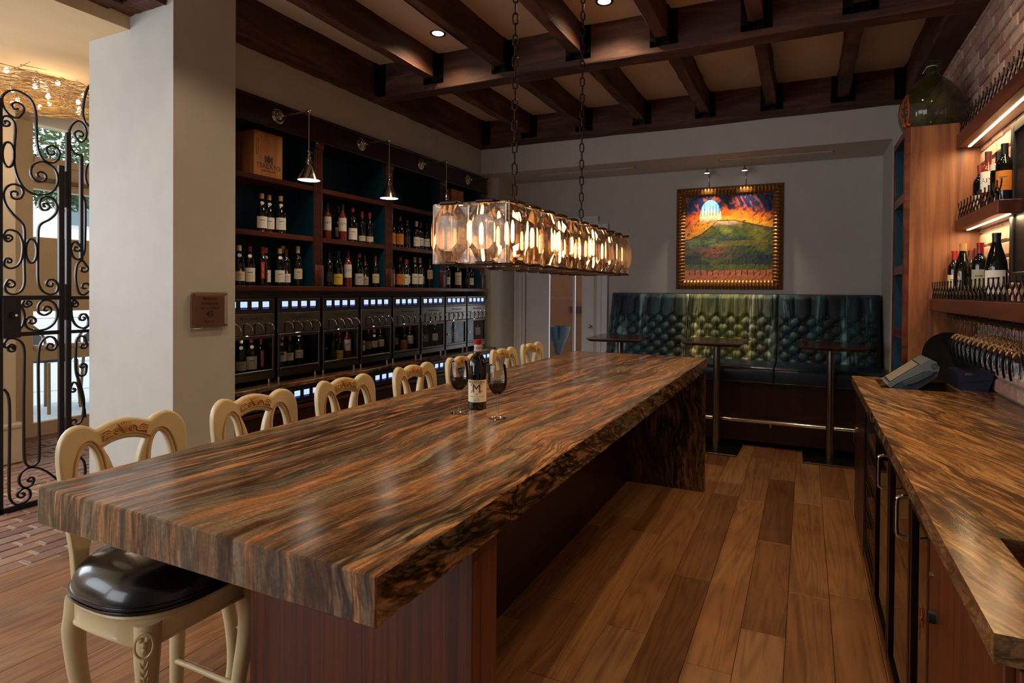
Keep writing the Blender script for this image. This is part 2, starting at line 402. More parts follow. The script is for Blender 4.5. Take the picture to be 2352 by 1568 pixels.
# ---- timber ceiling: girder, perimeter beams and joists hung in black steel shoes
def rough_beam(name, x0, x1, y0, y1, z0, z1, label, along):
    mb = MB(); n = 14; rr = random.Random(zlib.crc32(label.encode()))
    L = (x1-x0) if along == 'x' else (y1-y0)
    for i in range(n+1):
        t = i/n; j = lambda a=.006: rr.uniform(-a, a)
        sec = [(0, 0), (.03, -.0), (.97, 0), (1, .04), (1, 1), (0, 1), (0, .04)]
        ring = []
        for a, b in sec:
            if along == 'x': p = (x0+L*t, y0+(y1-y0)*a+j(), z0+(z1-z0)*b+(j() if b < .5 else 0))
            else: p = (x0+(x1-x0)*a+j(), y0+L*t, z0+(z1-z0)*b+(j() if b < .5 else 0))
            ring.append(p)
        base = len(mb.v); mb.v += ring
        if i:
            for q in range(7): mb.f.append((base-7+q, base-7+(q+1) % 7, base+(q+1) % 7, base+q))
        if i in (0, n): mb.f.append(tuple(range(base, base+7)))
    o = mb.build(name, M['beam_x' if along == 'x' else 'beam'])
    return tag(o, label, 'beam')
g = rough_beam('ceiling_girder', -3.74, 1.0, 4.23, 4.39, 3.30, 3.6, 'heavy reclaimed timber girder spanning the whole room above the long table', 'x')
rough_beam('ceiling_beam', -3.60, .97, 6.15, 6.31, 3.305, 3.6, 'reclaimed timber beam along the top of the back wall', 'x')
rough_beam('ceiling_beam', -3.75, -3.60, 4.39, 6.31, 3.305, 3.6, 'timber beam against the left wall, behind the girder', 'y')
rough_beam('ceiling_beam', -3.75, -3.60, 2.76, 4.23, 3.305, 3.6, 'timber beam against the left wall, between pier and girder', 'y')
rough_beam('ceiling_beam', .80, 1.0, 4.39, 6.15, 3.30, 3.6, 'timber beam along the top of the brick wall behind the girder', 'y')
rough_beam('ceiling_beam', .80, 1.0, -.5, 4.23, 3.30, 3.6, 'timber beam along the top of the brick wall in front of the girder', 'y')
b1 = rough_beam('ceiling_beam', -4.035, -3.88, -.5, 2.2, 3.30, 3.6, 'timber beam running up to the pier beside the hall opening', 'y')
b2 = rough_beam('ceiling_beam', -4.035, -3.66, 2.2, 2.325, 3.305, 3.6, 'short timber beam lying across the front of the pier', 'x')
MB().box(-3.885, -3.80, 2.185, 2.2, 3.31, 3.6).box(-3.885, -3.87, 2.1, 2.2, 3.31, 3.6).build('bracket', M['bracket'], b1)
def shoe(mb, xc, ys, sgn):
    for s in (-1, 1):
        mb.box(xc+s*.05, xc+s*.103, ys, ys-sgn*.006, 3.345, 3.6)
        mb.box(xc+s*.046, xc+s*.052, ys, ys-sgn*.075, 3.345, 3.6)
    mb.box(xc-.103, xc+.103, ys, ys-sgn*.006, 3.345, 3.385)
    mb.box(xc-.05, xc+.05, ys, ys-sgn*.075, 3.372, 3.378)
def bolts(mb, xc, ys, sgn):
    for s in (-1, 1):
        for z in (3.39, 3.47, 3.55): mb.cyl((xc+s*.08, ys-sgn*.006, z), (xc+s*.08, ys-sgn*.014, z), .011, n=6)
ords = ['first', 'second', 'third', 'fourth', 'fifth', 'sixth', 'seventh', 'eighth', 'ninth', 'tenth', 'eleventh', 'twelfth', 'thirteenth', 'fourteenth']
for i, xc in enumerate((-3.0, -2.31, -1.64, -.97, -.33, .30)):
    for y0, y1, where, ends in ((-.5, 4.225, 'in front of the girder', ((4.228, 1),)), (4.395, 6.145, 'behind the girder', ((6.148, 1), (4.392, -1)))):
        j = rough_beam('ceiling_joist', xc-.046, xc+.046, y0, y1, 3.38, 3.6, f'{ords[i]} ceiling joist from the left wall, {where}', 'y')
        j['group'] = 'ceiling joists'
        for ye, sg in ends:
            mb = MB(); shoe(mb, xc, ye, sg); p = mb.build('hanger', M['bracket'], j)
            mb = MB(); bolts(mb, xc, ye, sg); mb.build('bolts', M['bracket'], p)['kind'] = 'stuff'
for xc, ye in ((-3.545, 4.228), (-3.545, 6.148)):
    o = MB().box(xc-.055, xc+.02, ye-.006, ye, 3.31, 3.6).box(xc-.055, xc-.048, ye-.07, ye, 3.31, 3.6).build('corner_bracket', M['bracket'])
    tag(o, 'black steel angle in the corner of the left wall beam and the ' + ('girder' if ye < 5 else 'back beam'), 'bracket')
o = MB().box(.72, .80, 6.142, 6.148, 3.31, 3.6).box(.794, .80, 6.07, 6.148, 3.31, 3.6).build('corner_bracket', M['bracket'])
tag(o, 'black steel angle above the glass demijohn in the far right beam corner', 'bracket')

# ---- recessed downlights
def downlight(x, y, label, power, col=(1, .74, .46), angle=100):
    t = thing('downlight', label, 'lamp', (x, y, 3.6), 0, 'recessed ceiling downlights')
    MB().lathe([(.047, -.002), (.062, -.004), (.064, 0), (.047, .0)], 28).build('trim_ring', M['bronze'], t, 40)
    MB().lathe([(0, -.0012), (.046, -.0012)], 28).build('lens', M['bulb_white'], t)
    l = bpy.data.lights.new('downlight_beam', 'SPOT'); l.energy = power; l.color = col; l.spot_size = math.radians(angle); l.spot_blend = .7; l.shadow_soft_size = .045
    lo = bpy.data.objects.new('downlight_beam', l); COL.objects.link(lo); lo.parent = t; lo.location = (0, 0, -.02)
downlight(-2.72, 3.89, 'lit recessed downlight between the first two joists from the left', 48, angle=140)
downlight(-1.33, 3.93, 'lit recessed downlight at the top edge, right of the chandelier chains', 48, angle=140)
downlight(-.02, 3.70, 'recessed downlight over the aisle, out of sight above the frame', 56, angle=120)
downlight(-.02, 2.30, 'second recessed downlight over the aisle, out of sight above the frame', 56, angle=120)
downlight(.62, 1.45, 'recessed downlight over the sink end of the bar, out of sight', 60, angle=100)
downlight(-2.72, 1.9, 'recessed downlight over the stools, out of sight above the frame', 36, angle=140)
downlight(-1.33, 1.2, 'recessed downlight over the near end of the table, out of sight', 36, angle=140)

downlight(.52, 2.95, 'added downlight over the middle of the bar, out of sight, brightening the bricks', 34, angle=160)  # extra lamp out of view, added to brighten the upper brick wall

# ---- back door with casing
dg = MB().box(-3.60, -3.46, 7.01, 7.06, 0, 2.47)
casing = MB()
for x0, x1, d in ((-3.631, -3.60, .045), (-3.60, -3.575, .03), (-3.575, -3.545, .022), (-3.545, -3.52, .03), (-3.52, -3.48, .012)):
    casing.cbox(x0, x1, 7.05-d, 7.06, 0, 2.40, .002)
    casing.cbox(-5.93-x1-.0, -5.93-x0, 7.05-d, 7.06, 0, 2.40, .002)
for i, (z0, z1, d) in enumerate(((2.40, 2.43, .012), (2.43, 2.46, .03), (2.46, 2.50, .045))): casing.cbox(-3.64, -2.43, 7.05-d, 7.06, z0, z1, .002)
struct('trim_1', casing, M['white_paint'])
door = struct('door_1', MB().cbox(-3.49, -3.14, 7.08, 7.12, .01, 2.39).cbox(-2.67, -2.50, 7.08, 7.12, .01, 2.39).cbox(-3.14, -2.67, 7.08, 7.12, .01, .30).cbox(-3.14, -2.67, 7.08, 7.12, 2.25, 2.39), M['white_paint'])
MB().box(-2.80, -2.77, 7.085, 7.115, .30, 2.25).build('glazing_bar', M['white_paint'], door)
MB().box(-3.14, -2.67, 7.098, 7.102, .30, 2.25).build('pane', M['pane'], door)
MB().cyl((-2.545, 7.08, 1.08), (-2.545, 7.05, 1.08), .012).sphere((-2.545, 7.04, 1.08), .024).build('knob', M['nickel'], door, 40)
# what shows through the back door: a courtyard with a brown wall, a planter and a shrub
struct('ground_courtyard', MB().box(-7, 1, 7.15, 14, -.1, -.01), plain('courtyard_paving', S(170, 160, 150), .8))
o = MB().cbox(-5.4, -3.15, 8.4, 8.5, 0, 3.0, .01).build('courtyard_wall', plain('brown_render', S(112, 70, 42), .8)); tag(o, 'brown courtyard wall seen through the glass of the back door', 'wall')
pl = thing('planter', 'dark blue pot on a stand seen through the back door glass', 'planter', (-3.28, 7.75, 0))
MB().lathe([(0, .62), (.05, .62), (.07, .72), (.15, .9), (.17, 1.02), (.15, 1.02), (.13, .92), (0, .9)], 20).build('pot', plain('blue_glaze', S(22, 44, 62), .2), pl, 40)
MB().box(-.1, .1, -.1, .1, 0, .03).cyl((0, 0, .03), (0, 0, .62), .02).build('stand', M['iron'], pl)
o = MB().cbox(-3.36, -3.14, 8.36, 8.4, 1.20, 1.30).build('wall_ledge', M['walnut_dark']); tag(o, 'small dark ledge fixed to the courtyard wall outside', 'ledge')
def leaf_cloud(name, c, r, n, size, mat, parent, seed=1):
    rr = random.Random(seed); mb = MB()
    for i in range(n):
        a, b, q = rr.uniform(0, 2*PI), rr.uniform(-1, 1), rr.random()**.45
        p = Vector((c[0]+r[0]*q*math.sqrt(1-b*b)*math.cos(a), c[1]+r[1]*q*math.sqrt(1-b*b)*math.sin(a), c[2]+r[2]*q*b))
        u = Vector((rr.gauss(0, 1), rr.gauss(0, 1), rr.gauss(0, .6))).normalized(); v = u.orthogonal().normalized(); s = size*rr.uniform(.6, 1.3)
        mb.add([p-u*s, p+v*s*.35, p+u*s, p-v*s*.35], [(0, 1, 2, 3)])
    o = mb.build(name, mat, parent); o['kind'] = 'stuff'; return o
M['leaf'] = plain('green_leaf', S(92, 112, 62), .6)
M['leaf_dark'] = plain('dark_green_leaf', S(52, 92, 44), .6)
sh = thing('courtyard_shrub', 'leafy green shrub standing outside the back door', 'shrub', (-2.62, 9.1, 0))
MB().tube([(0, 0, 0), (.03, 0, .8), (-.02, .02, 1.6)], .025).build('stem', M['walnut_dark'], sh)
leaf_cloud('foliage', (0, 0, 1.35), (.45, .35, 1.25), 1500, .06, M['leaf_dark'], sh)
# ---- ceiling vents in the soffit
for x0, x1, lab in ((-3.10, -1.84, 'long slotted air vent in the soffit, left one by the chains'), (-.90, .25, 'long slotted air vent in the soffit above the painting')):
    v = thing('air_vent', lab, 'vent', ((x0+x1)/2, 6.66, 2.995), 0, 'slotted soffit vents')
    h = (x1-x0)/2
    MB().box(-h, h, -.045, -.036, -.006, .0).box(-h, h, .036, .045, -.006, 0).box(-h, -h+.012, -.045, .045, -.006, 0).box(h-.012, h, -.045, .045, -.006, 0).build('frame', M['plaster'], v)
    for q in (-.018, 0, .018): MB().box(-h+.012, h-.012, q-.004, q+.004, -.005, 0).build('slat', M['plaster'], v)
    MB().box(-h+.012, h-.012, -.036, .036, -.0015, 0).build('slot', M['black'], v)
# ================================================================== LEFT: WINE SHELVING AND DISPENSERS
SX = -3.75
BAYS = ((2.80, 3.608), (3.708, 4.506), (4.624, 5.426), (5.555, 6.31))
SHZ = (1.56, 1.975, 2.395)          # top faces of the three shelves
un = thing('wine_shelving', 'built-in mahogany wine shelving with teal back along the left wall', 'shelf', (SX, 2.77, 1.52))
def U(mb, name, mat, smooth=None):           # a part given in room coordinates
    mb.v = [(a-SX, b-2.77, c-1.52) for a, b, c in mb.v]; return mb.build(name, mat, un, smooth)
U(MB().cbox(-4.13, SX+.012, 2.77, 6.43, 2.775, 2.95, .004).cbox(-4.13, SX+.03, 2.77, 6.44, 2.948, 2.968, .005).cbox(SX-.02, SX+.02, 2.77, 6.435, 2.768, 2.782, .005), 'header', M['walnut_dark'])
U(MB().cbox(-4.13, SX+.025, 2.77, 6.47, 1.520, 1.560, .004), 'base_shelf', M['walnut_red'])
U(MB().box(-4.16, -4.12, 2.77, 6.43, 1.56, 2.95), 'back_panel', M['teal'])
for i, (y0, y1) in enumerate(BAYS):
    for z in SHZ[1:]: U(MB().cbox(-4.12, SX-.008, y0, y1, z-.04, z, .003), 'shelf', M['walnut_red'])
    U(MB().box(-4.12, SX-.012, y1-.001, y1+.004, 1.56, 2.775), 'side_lining', M['teal'])
    U(MB().box(-4.12, SX-.012, y0-.004, y0+.001, 1.56, 2.775), 'side_lining', M['teal'])
    yp0, yp1 = y1+.004, (BAYS[i+1][0]-.004 if i < 3 else 6.43)
    mb = MB().box(-4.12, SX-.006, yp0, yp1, 1.56, 2.775).cbox(SX-.01, SX+.012, yp0-.002, yp1+.002, 1.56, 1.74, .003).cbox(SX-.01, SX+.008, yp0, yp1, 2.72, 2.775, .003)
    n = 4; w_ = (yp1-yp0-.02)/n
    for q in range(n): mb.cyl((SX-.006, yp0+.01+w_*(q+.5), 1.76), (SX-.006, yp0+.01+w_*(q+.5), 2.70), w_*.40, n=8)
    U(mb, 'pilaster', M['walnut_red'], 50)

# ---- bottles
PROF = {
 'bordeaux': [(0, .004), (.030, .004), (.0365, 0), (.0375, .008), (.0375, .185), (.035, .205), (.026, .222), (.0165, .235), (.0145, .255), (.0142, .292), (.0155, .293), (.0155, .300), (0, .300)],
 'burgundy': [(0, .004), (.034, .004), (.040, 0), (.0412, .008), (.0412, .145), (.039, .170), (.030, .205), (.020, .238), (.0155, .262), (.0145, .290), (.0158, .291), (.0158, .298), (0, .298)],
 'tall': [(0, .004), (.029, .004), (.035, 0), (.036, .008), (.036, .20), (.033, .222), (.024, .24), (.0165, .252), (.0145, .27), (.0142, .318), (.0155, .319), (.0155, .328), (0, .328)],
 'sparkling': [(0, .004), (.036, .004), (.043, 0), (.044, .008), (.044, .15), (.041, .185), (.030, .225), (.020, .26), (.0175, .285), (.0165, .305), (.018, .306), (.018, .318), (0, .318)]}
CACHE = {}
def mcache(key, fn, mat):
    if key not in CACHE: CACHE[key] = fn(); CACHE[key].materials.append(mat)
    return CACHE[key]
def pm_(c, r=.45): 
    k = ('m', c, r)
    if k not in CACHE: CACHE[k] = plain('print_%d_%d_%d' % c, S(*c), r)
    return CACHE[k]
COLN = {(214, 200, 168): 'cream', (228, 224, 214): 'white', (224, 196, 60): 'yellow', (214, 126, 40): 'orange', (190, 40, 30): 'red', (170, 172, 150): 'pale green', (40, 34, 32): 'black', (176, 148, 128): 'beige',
        (196, 148, 84): 'tan', (150, 24, 28): 'red', (24, 22, 24): 'black', (110, 36, 40): 'maroon', (206, 190, 150): 'gold', (92, 40, 30): 'brown'}
CR, WH, YE, OR, RD, PG, BK, BE = list(COLN)[:8]
cTAN, cRED, cBLK, cMAR, cGLD, cBRN = list(COLN)[8:]; cGRY = (104, 92, 80)
def wrap(o, R):       # roll flat lettering (y, z) round a bottle of radius R
    for v in o.data.vertices:
        a = v.co.y/R; d = R+.0006+max(0, v.co.x)*.3; v.co = (d*math.cos(a), d*math.sin(a), v.co.z)
def bottle(kind, cap, lab, loc, face, place, z0=.045, z1=.13, half=1.05, med=None, rose=False, word=None, vert=False, scale=1, group=None, wsize=.028):
    """a wine bottle standing at loc with its label turned to the angle face"""
    pr = PROF[kind]; R = max(p[0] for p in pr); H = pr[-1][1]
    look = f'{"rosé" if rose else "dark"} {"slope-shouldered" if kind == "burgundy" else "square-shouldered" if kind == "bordeaux" else "tall" if kind == "tall" else "sparkling"} bottle, {COLN[cap]} cap, {COLN[lab]} label'
    t = thing('wine_bottle', f'{look}, {place}', 'bottle', loc, face, group); t.scale = (scale,)*3
    link('body', mcache(('b', kind, rose), lambda: MB().lathe(pr, 20).mesh('bottle', 35), M['bottle_rose'] if rose else M['bottle']), t)
    link('capsule', mcache(('c', kind, cap), lambda: MB().lathe([(pr[-5][0]+.0012, H-.055), (pr[-4][0]+.0012, H-.02), (.0168, H-.009), (.0168, H+.001), (0, H+.0012)], 14).mesh('capsule', 40), pm_(cap, .35)), t)
    lb = link('label', mcache(('l', kind, lab, z0, z1, half), lambda: MB().lathe([(R+.0005, z0), (R+.0005, z1)], 12, a0=-half, a1=half).mesh('label', 60), pm_(lab, .6)), t)
    if med:
        zz = .222 if kind == 'burgundy' else .215
        rr = .0255 if kind in ('burgundy', 'sparkling') else .030
        link('medallion', mcache(('md', kind, med), lambda: MB().cyl((rr-.002, 0, zz), (rr+.004, 0, zz+.002), .014, n=14).mesh('medallion', 40), pm_(med)), t)
    if word:
        xd = (0, 0, 1) if vert else (0, 1, 0); yd = (0, -1, 0) if vert else (0, 0, 1)
        wrap(txt(word, wsize, M['ink'] if not vert else pm_(WH), t, (0, .0065 if vert else 0, (z0+z1)/2-(.0 if vert else .005)), xd, yd, ext=.0003), R)
    else:
        ln = mcache(('ln', kind, z0, z1), lambda: MB().lathe([(R+.0008, z0+(z1-z0)*.64), (R+.0008, z0+(z1-z0)*.70)], 8, a0=-.45, a1=.45).lathe([(R+.0008, z0+(z1-z0)*.42), (R+.0008, z0+(z1-z0)*.435)], 8, a0=-.6, a1=.6).lathe([(R+.0008, z0+(z1-z0)*.22), (R+.0008, z0+(z1-z0)*.235)], 8, a0=-.5, a1=.5).mesh('print'), pm_(cGRY))
        link('print', ln, t)['kind'] = 'stuff'
    return t
# (bay, shelf, y, x-offset, kind, cap, label, extras)
def shelf_row(bay, lvl, items):
    names = ('bottom', 'middle', 'top'); bn = ('first', 'second', 'third', 'fourth')[bay]
    items = sorted(items, key=lambda i: i[0])
    for k, it in enumerate(items):
        y, dx, kind, cap, lab = it[:5]; kw = it[5] if len(it) > 5 else {}
        bottle(kind, cap, lab, (SX+dx, y, SHZ[lvl]), -.55-.1*bay, f'{ords[k]} on {names[lvl]} shelf, {bn} bay', group=f'bottles on the {names[lvl]} shelf of the {bn} bay', **kw)
BIGL = dict(z0=.03, z1=.14)
shelf_row(0, 1, [(3.179, -.10, 'burgundy', cTAN, WH, dict(med=WH, z0=.03, z1=.12)), (3.255, -.11, 'burgundy', cTAN, WH, dict(med=WH, z0=.03, z1=.12)), (3.329, -.07, 'burgundy', cTAN, WH, dict(med=WH, z0=.03, z1=.125))])
shelf_row(0, 0, [(2.976, -.09, 'burgundy', cGLD, CR, dict(z0=.035, z1=.105, med=WH)), (3.072, -.10, 'burgundy', cMAR, WH, dict(z0=.03, z1=.135, med=WH)), (3.125, -.17, 'bordeaux', cRED, BK, {}), (3.185, -.10, 'bordeaux', cRED, RD, dict(z0=.055, z1=.185, half=.32, word='ORIN SWIFT', vert=True, wsize=.02)),
 (3.247, -.14, 'burgundy', cTAN, WH, dict(z0=.03, z1=.125, med=WH)), (3.33, -.08, 'burgundy', cTAN, WH, dict(z0=.03, z1=.125, med=WH)), (3.408, -.10, 'bordeaux', cBRN, WH, dict(z0=.03, z1=.10)), (3.44, -.17, 'tall', cGLD, BE, {}), (3.511, -.08, 'tall', cGLD, CR, dict(z0=.06, z1=.145))])
shelf_row(1, 1, [(3.89, -.14, 'tall', cBLK, WH, dict(rose=True, word='AIX', z0=.085, z1=.205, half=1.25, wsize=.034)), (4.012, -.08, 'tall', cBLK, WH, dict(rose=True, word='AIX', z0=.085, z1=.205, half=1.25, wsize=.034)), (4.085, -.2, 'tall', cBRN, BE, {}), (4.14, -.08, 'sparkling', cRED, WH, dict(z0=.02, z1=.125, med=WH)), (4.285, -.10, 'bordeaux', cRED, CR, dict(z0=.02, z1=.07)), (4.38, -.09, 'bordeaux', cRED, CR, dict(z0=.02, z1=.07))])
shelf_row(1, 0, [(3.88, -.11, 'bordeaux', cBLK, BK, {}), (3.968, -.09, 'sparkling', cBLK, YE, dict(z0=.02, z1=.115, med=YE)), (4.08, -.08, 'tall', cBLK, WH, dict(rose=True, word='AIX', z0=.085, z1=.205, half=1.25, wsize=.034)), (4.15, -.16, 'tall', cRED, BE, {}), (4.225, -.08, 'sparkling', cRED, WH, dict(z0=.02, z1=.125, med=WH)), (4.35, -.12, 'bordeaux', cMAR, CR, dict(z0=.02, z1=.10)), (4.455, -.08, 'bordeaux', cMAR, CR, dict(z0=.04, z1=.13))])
shelf_row(2, 1, [(4.74, -.12, 'sparkling', cRED, OR, BIGL), (4.845, -.10, 'sparkling', cRED, OR, BIGL), (4.99, -.12, 'bordeaux', cBRN, BK, {}), (5.115, -.09, 'bordeaux', cTAN, WH, dict(z0=.03, z1=.13)), (5.225, -.12, 'bordeaux', cBLK, WH, {}), (5.34, -.12, 'bordeaux', cBLK, WH, {})])
shelf_row(2, 0, [(4.735, -.12, 'sparkling', cRED, OR, BIGL), (4.84, -.09, 'sparkling', cRED, OR, BIGL), (4.93, -.09, 'bordeaux', cRED, WH, dict(z0=.03, z1=.14)), (5.02, -.14, 'bordeaux', cTAN, WH, {}), (5.1, -.10, 'tall', cGLD, WH, dict(z0=.04, z1=.15)), (5.19, -.10, 'tall', cGLD, WH, dict(z0=.04, z1=.15)), (5.27, -.14, 'bordeaux', cRED, BE, {}), (5.36, -.09, 'tall', cBLK, BE, dict(z0=.10, z1=.2))])
shelf_row(3, 0, [(5.65, -.10, 'bordeaux', cBRN, BE, {}), (5.75, -.12, 'bordeaux', cTAN, WH, {}), (5.82, -.16, 'tall', cMAR, BE, dict(rose=True)), (5.92, -.08, 'sparkling', cGLD, CR, dict(z0=.04, z1=.19)), (6.03, -.15, 'bordeaux', cBLK, BK, {}), (6.15, -.10, 'bordeaux', cMAR, BK, {}), (6.25, -.10, 'bordeaux', cBLK, WH, {})])

# ---- wooden wine crates
def crate(loc, sy, sx, sz, label):
    t = thing('wine_crate', label, 'crate', loc)
    MB().cbox(-sx, 0, 0, sy, 0, sz, .003).build('body', M['crate'], t)
    return t
t = crate((-3.80, 3.068, SHZ[2]), .262, .26, .345, 'pine wine crate with printed crest standing in the top left bay')
ink = plain('purple_ink', S(62, 44, 66), .7)
txt('TERLATO', .052, ink, t, (.0006, .131, .068), (0, 1, 0), (0, 0, 1))
txt('FAMILY VINEYARDS', .0145, ink, t, (.0006, .131, .045), (0, 1, 0), (0, 0, 1))
mb = MB().prism([(.111, .155), (.151, .155), (.151, .125), (.131, .108), (.111, .125)], lambda a, b, c: (c, a, b), .0004, .0012).cyl((.0004, .131, .163), (.0012, .131, .163), .009, n=12)
for s in (-1, 1):
    for q in range(4): mb.cyl((.0004, .131+s*.030, .115+q*.014), (.0012, .131+s*.030, .115+q*.014), .008, n=8)
mb.box(.0004, .0012, .112, .150, .099, .104); mb.build('crest', ink, t)
MB().tube([(.001, .03+.008*math.cos(a), .225+(.055 if math.sin(a) > 0 else -.055)+.008*math.sin(a)) for a in [2*PI*i/20 for i in range(20)]], .0012, 5, True).build('grip_groove', M['walnut_red'], t)
crate((-3.82, 5.76, SHZ[2]), .26, .25, .34, 'plain pine wine crate standing in the top far bay')

# ---- swing-arm sconces on the header
def sconce(y, i):
    t = thing('wall_sconce', f'polished nickel wall sconce with cone shade, {ords[i]} from the pier', 'lamp', (SX+.012, y, 2.87), 0, 'nickel sconces on the shelving')
    MB().lathe([(0, .0), (.058, 0), (.058, .004), (.050, .008), (.046, .008), (.042, .012), (.028, .013), (.026, .02), (.012, .024), (.012, .05), (0, .05)], 32).build('backplate', M['nickel'], t, 30).rotation_euler = (0, PI/2, 0)
    MB().cyl((.05, 0, 0), (.318, 0, .0), .0065, n=10).sphere((.05, 0, 0), .015).cyl((.05, -.05, 0), (.05, .03, 0), .006, n=8).sphere((.05, -.05, 0), .009).build('arm', M['nickel'], t, 40)
    MB().sphere((.325, 0, 0), .016).cyl((.325, -.03, 0), (.325, .02, 0), .006, n=8).build('elbow', M['nickel'], t, 40)
    MB().cyl((.325, 0, -.01), (.325, 0, -.30), .0055, n=10).build('rod', M['nickel'], t, 40)
    so = MB().lathe([(.006, -.29), (.013, -.295), (.013, -.305), (.007, -.31), (.012, -.325), (.007, -.335), (.016, -.345), (.019, -.35), (.019, -.365), (.022, -.37), (.022, -.388), (.018, -.392), (.02, -.40)], 20, (.325, 0, 0)).build('socket', M['nickel'], t, 35)
    MB().cyl((.325, .015, -.302), (.325, .032, -.302), .004, n=8).cyl((.325, .018, -.378), (.325, .036, -.378), .005, n=8).build('switch', M['nickel'], so, 40)
    MB().lathe([(.018, -.395), (.024, -.40), (.082, -.512), (.084, -.516), (.080, -.516), (.022, -.405)], 36, (.325, 0, 0)).build('shade', M['nickel'], t, 30)
    MB().lathe([(0, -.500), (.066, -.500), (.0785, -.5145)], 24, (.325, 0, 0)).build('diffuser', M['bulb_white'], t, 40)
    l = bpy.data.lights.new('sconce_light', 'SPOT'); l.energy = 2.6; l.color = (1, .88, .74); l.spot_size = math.radians(140); l.spot_blend = .8; l.shadow_soft_size = .05
    lo = bpy.data.objects.new('sconce_light', l); COL.objects.link(lo); lo.parent = t; lo.location = (.325, 0, -.525)
for i, y in enumerate((3.23, 4.146, 5.047, 5.98)): sconce(y, i)

# ---- worktop, base cabinet, wine dispensers
o = MB().cbox(-4.165, -3.615, 2.765, 6.495, .779, .812, .004).build('dispenser_worktop', M['stone_work'])
tag(o, 'narrow brown stone worktop under the row of wine dispensers', 'worktop')
base = thing('base_cabinet', 'dark mahogany base cabinet below the dispenser worktop', 'cabinet', (-3.67, 2.77, 0))
def Bc(mb, name, mat): mb.v = [(a+3.67, b-2.77, c) for a, b, c in mb.v]; return mb.build(name, mat, base)
Bc(MB().box(-4.16, -3.95, 2.77, 6.495, .1, .778), 'back', M['walnut_dark'])
Bc(MB().box(-4.16, -3.72, 2.77, 6.495, 0, .14), 'plinth', M['walnut_dark'])
Bc(MB().cbox(-3.95, -3.66, 2.77, 6.495, .585, .615), 'rail', M['walnut_red'])
Bc(MB().cbox(-3.95, -3.67, 2.77, 6.495, .14, .58), 'drawer_front', M['walnut_dark'])
for y in (2.772, 3.76, 4.19, 5.15, 6.16): Bc(MB().cbox(-3.95, -3.66, y, y+.03, .615, .778), 'divider', M['walnut_dark'])
DW = .427
def dispenser_panel(t, y0, z0, z1):
    MB().cbox(-.02, 0, y0, y0+DW, z0, z1, .002).build('panel_frame', M['steel_dark'], t)
    MB().box(-.001, .0015, y0+.018, y0+DW-.018, z0+.014, z1-.014).build('display_panel', M['black'], t)
    for q in range(4):
        yc = y0+.065+q*.0935; h = (z1-z0); zc = z0+h*.60
        MB().box(.0015, .0025, yc-.028, yc+.028, zc-.021, zc+.021).build('screen', M['screen'], t)
        mb = MB()
        for r in (-1, 0, 1): mb.box(.0015, .0028, yc+r*.018-.0045, yc+r*.018+.0045, zc-.035, zc-.027)
        mb.build('button_lights', M['blue_led'], t)
        MB().cyl((.0015, yc+.043, zc+.010), (.0035, yc+.043, zc+.010), .003, n=8).cyl((.0015, yc+.043, zc-.010), (.0035, yc+.043, zc-.010), .003, n=8).build('knobs', M['steel'], t)
def dispenser(i, y):
    t = thing('wine_dispenser', f'stainless steel wine dispenser with four screens, {ords[i]} from the pier', 'dispenser', (-3.72, y, .812), 0, 'wine dispensers on the worktop')
    z = lambda a: 1.54+(a-1.54)*1.0333-.812
    MB().box(-.50, -.30, 0, DW, z(.875), z(1.466)).box(-.30, -.02, 0, .012, z(.875), z(1.466)).box(-.30, -.02, DW-.012, DW, z(.875), z(1.466)).box(-.30, -.02, .012, DW-.012, z(1.22), z(1.466)).box(-.30, -.02, .012, DW-.012, z(.875), z(.907)).build('cabinet', M['black'], t)
    dispenser_panel(t, 0, z(1.362), z(1.466))
    MB().cbox(-.02, 0, 0, DW, z(1.205), z(1.358), .002).build('faceplate', M['steel'], t)
    txt('WineStation', .031, M['ink'], t, (.0005, DW/2+.01, z(1.315)), (0, 1, 0), (0, 0, 1), spacing=1.25)
    for q in range(4):
        yc = .065+q*.0935
        MB().box(0, .004, yc-.004, yc+.004, z(1.208), z(1.285)).build('spout_slot', M['black'], t)
        MB().tube(catmull([(0, yc, z(1.285)), (.03, yc+.004, z(1.29)), (.055, yc+.02, z(1.272)), (.06, yc+.028, z(1.24))], 4), .0042, 8).build('spout', M['nickel'], t, 40)
    MB().cbox(-.025, .004, 0, .022, z(.925), z(1.2)).cbox(-.025, .004, DW-.022, DW, z(.925), z(1.2)).cbox(-.025, .004, .022, DW-.022, z(1.175), z(1.2)).cbox(-.025, .004, .022, DW-.022, z(.925), z(.945)).build('door_frame', M['steel_dark'], t)
    MB().box(-.010, -.006, .022, DW-.022, z(.945), z(1.175)).build('door_glass', M['pane_dark'], t)
    MB().cyl((.0, .032, z(1.05)), (.018, .032, z(1.05)), .009, n=12).build('lock', M['nickel'], t, 40)
    MB().cbox(-.02, .002, 0, DW, z(.877), z(.922), .002).build('kick_panel', M['steel_dark'], t)
    for yy in (.03, DW-.03): MB().cyl((-.03, yy, 0), (-.03, yy, z(.877)), .011, n=10).build('foot', M['nickel'], t, 40)
    return t
DY = [2.763+.4573*i for i in range(8)]
for i, y in enumerate(DY):
    t = dispenser(i, y)
    l = bpy.data.lights.new('chamber_light', 'POINT'); l.energy = .25; l.color = (1, .92, .80); l.shadow_soft_size = .008
    lo = bpy.data.objects.new('chamber_light', l); COL.objects.link(lo); lo.parent = t; lo.location = (-.035, DW/2, 1.185-.812)
for i, y in enumerate((2.85, 3.295, 4.235, 4.68, 5.19, 5.64, 6.03)):
    t = thing('under_counter_dispenser', f'built-in dispenser display with small screens, {ords[i]} from the pier under the worktop', 'dispenser', (-3.668, y, .615), 0, 'display strips under the worktop')
    dispenser_panel(t, 0, .016, .148)
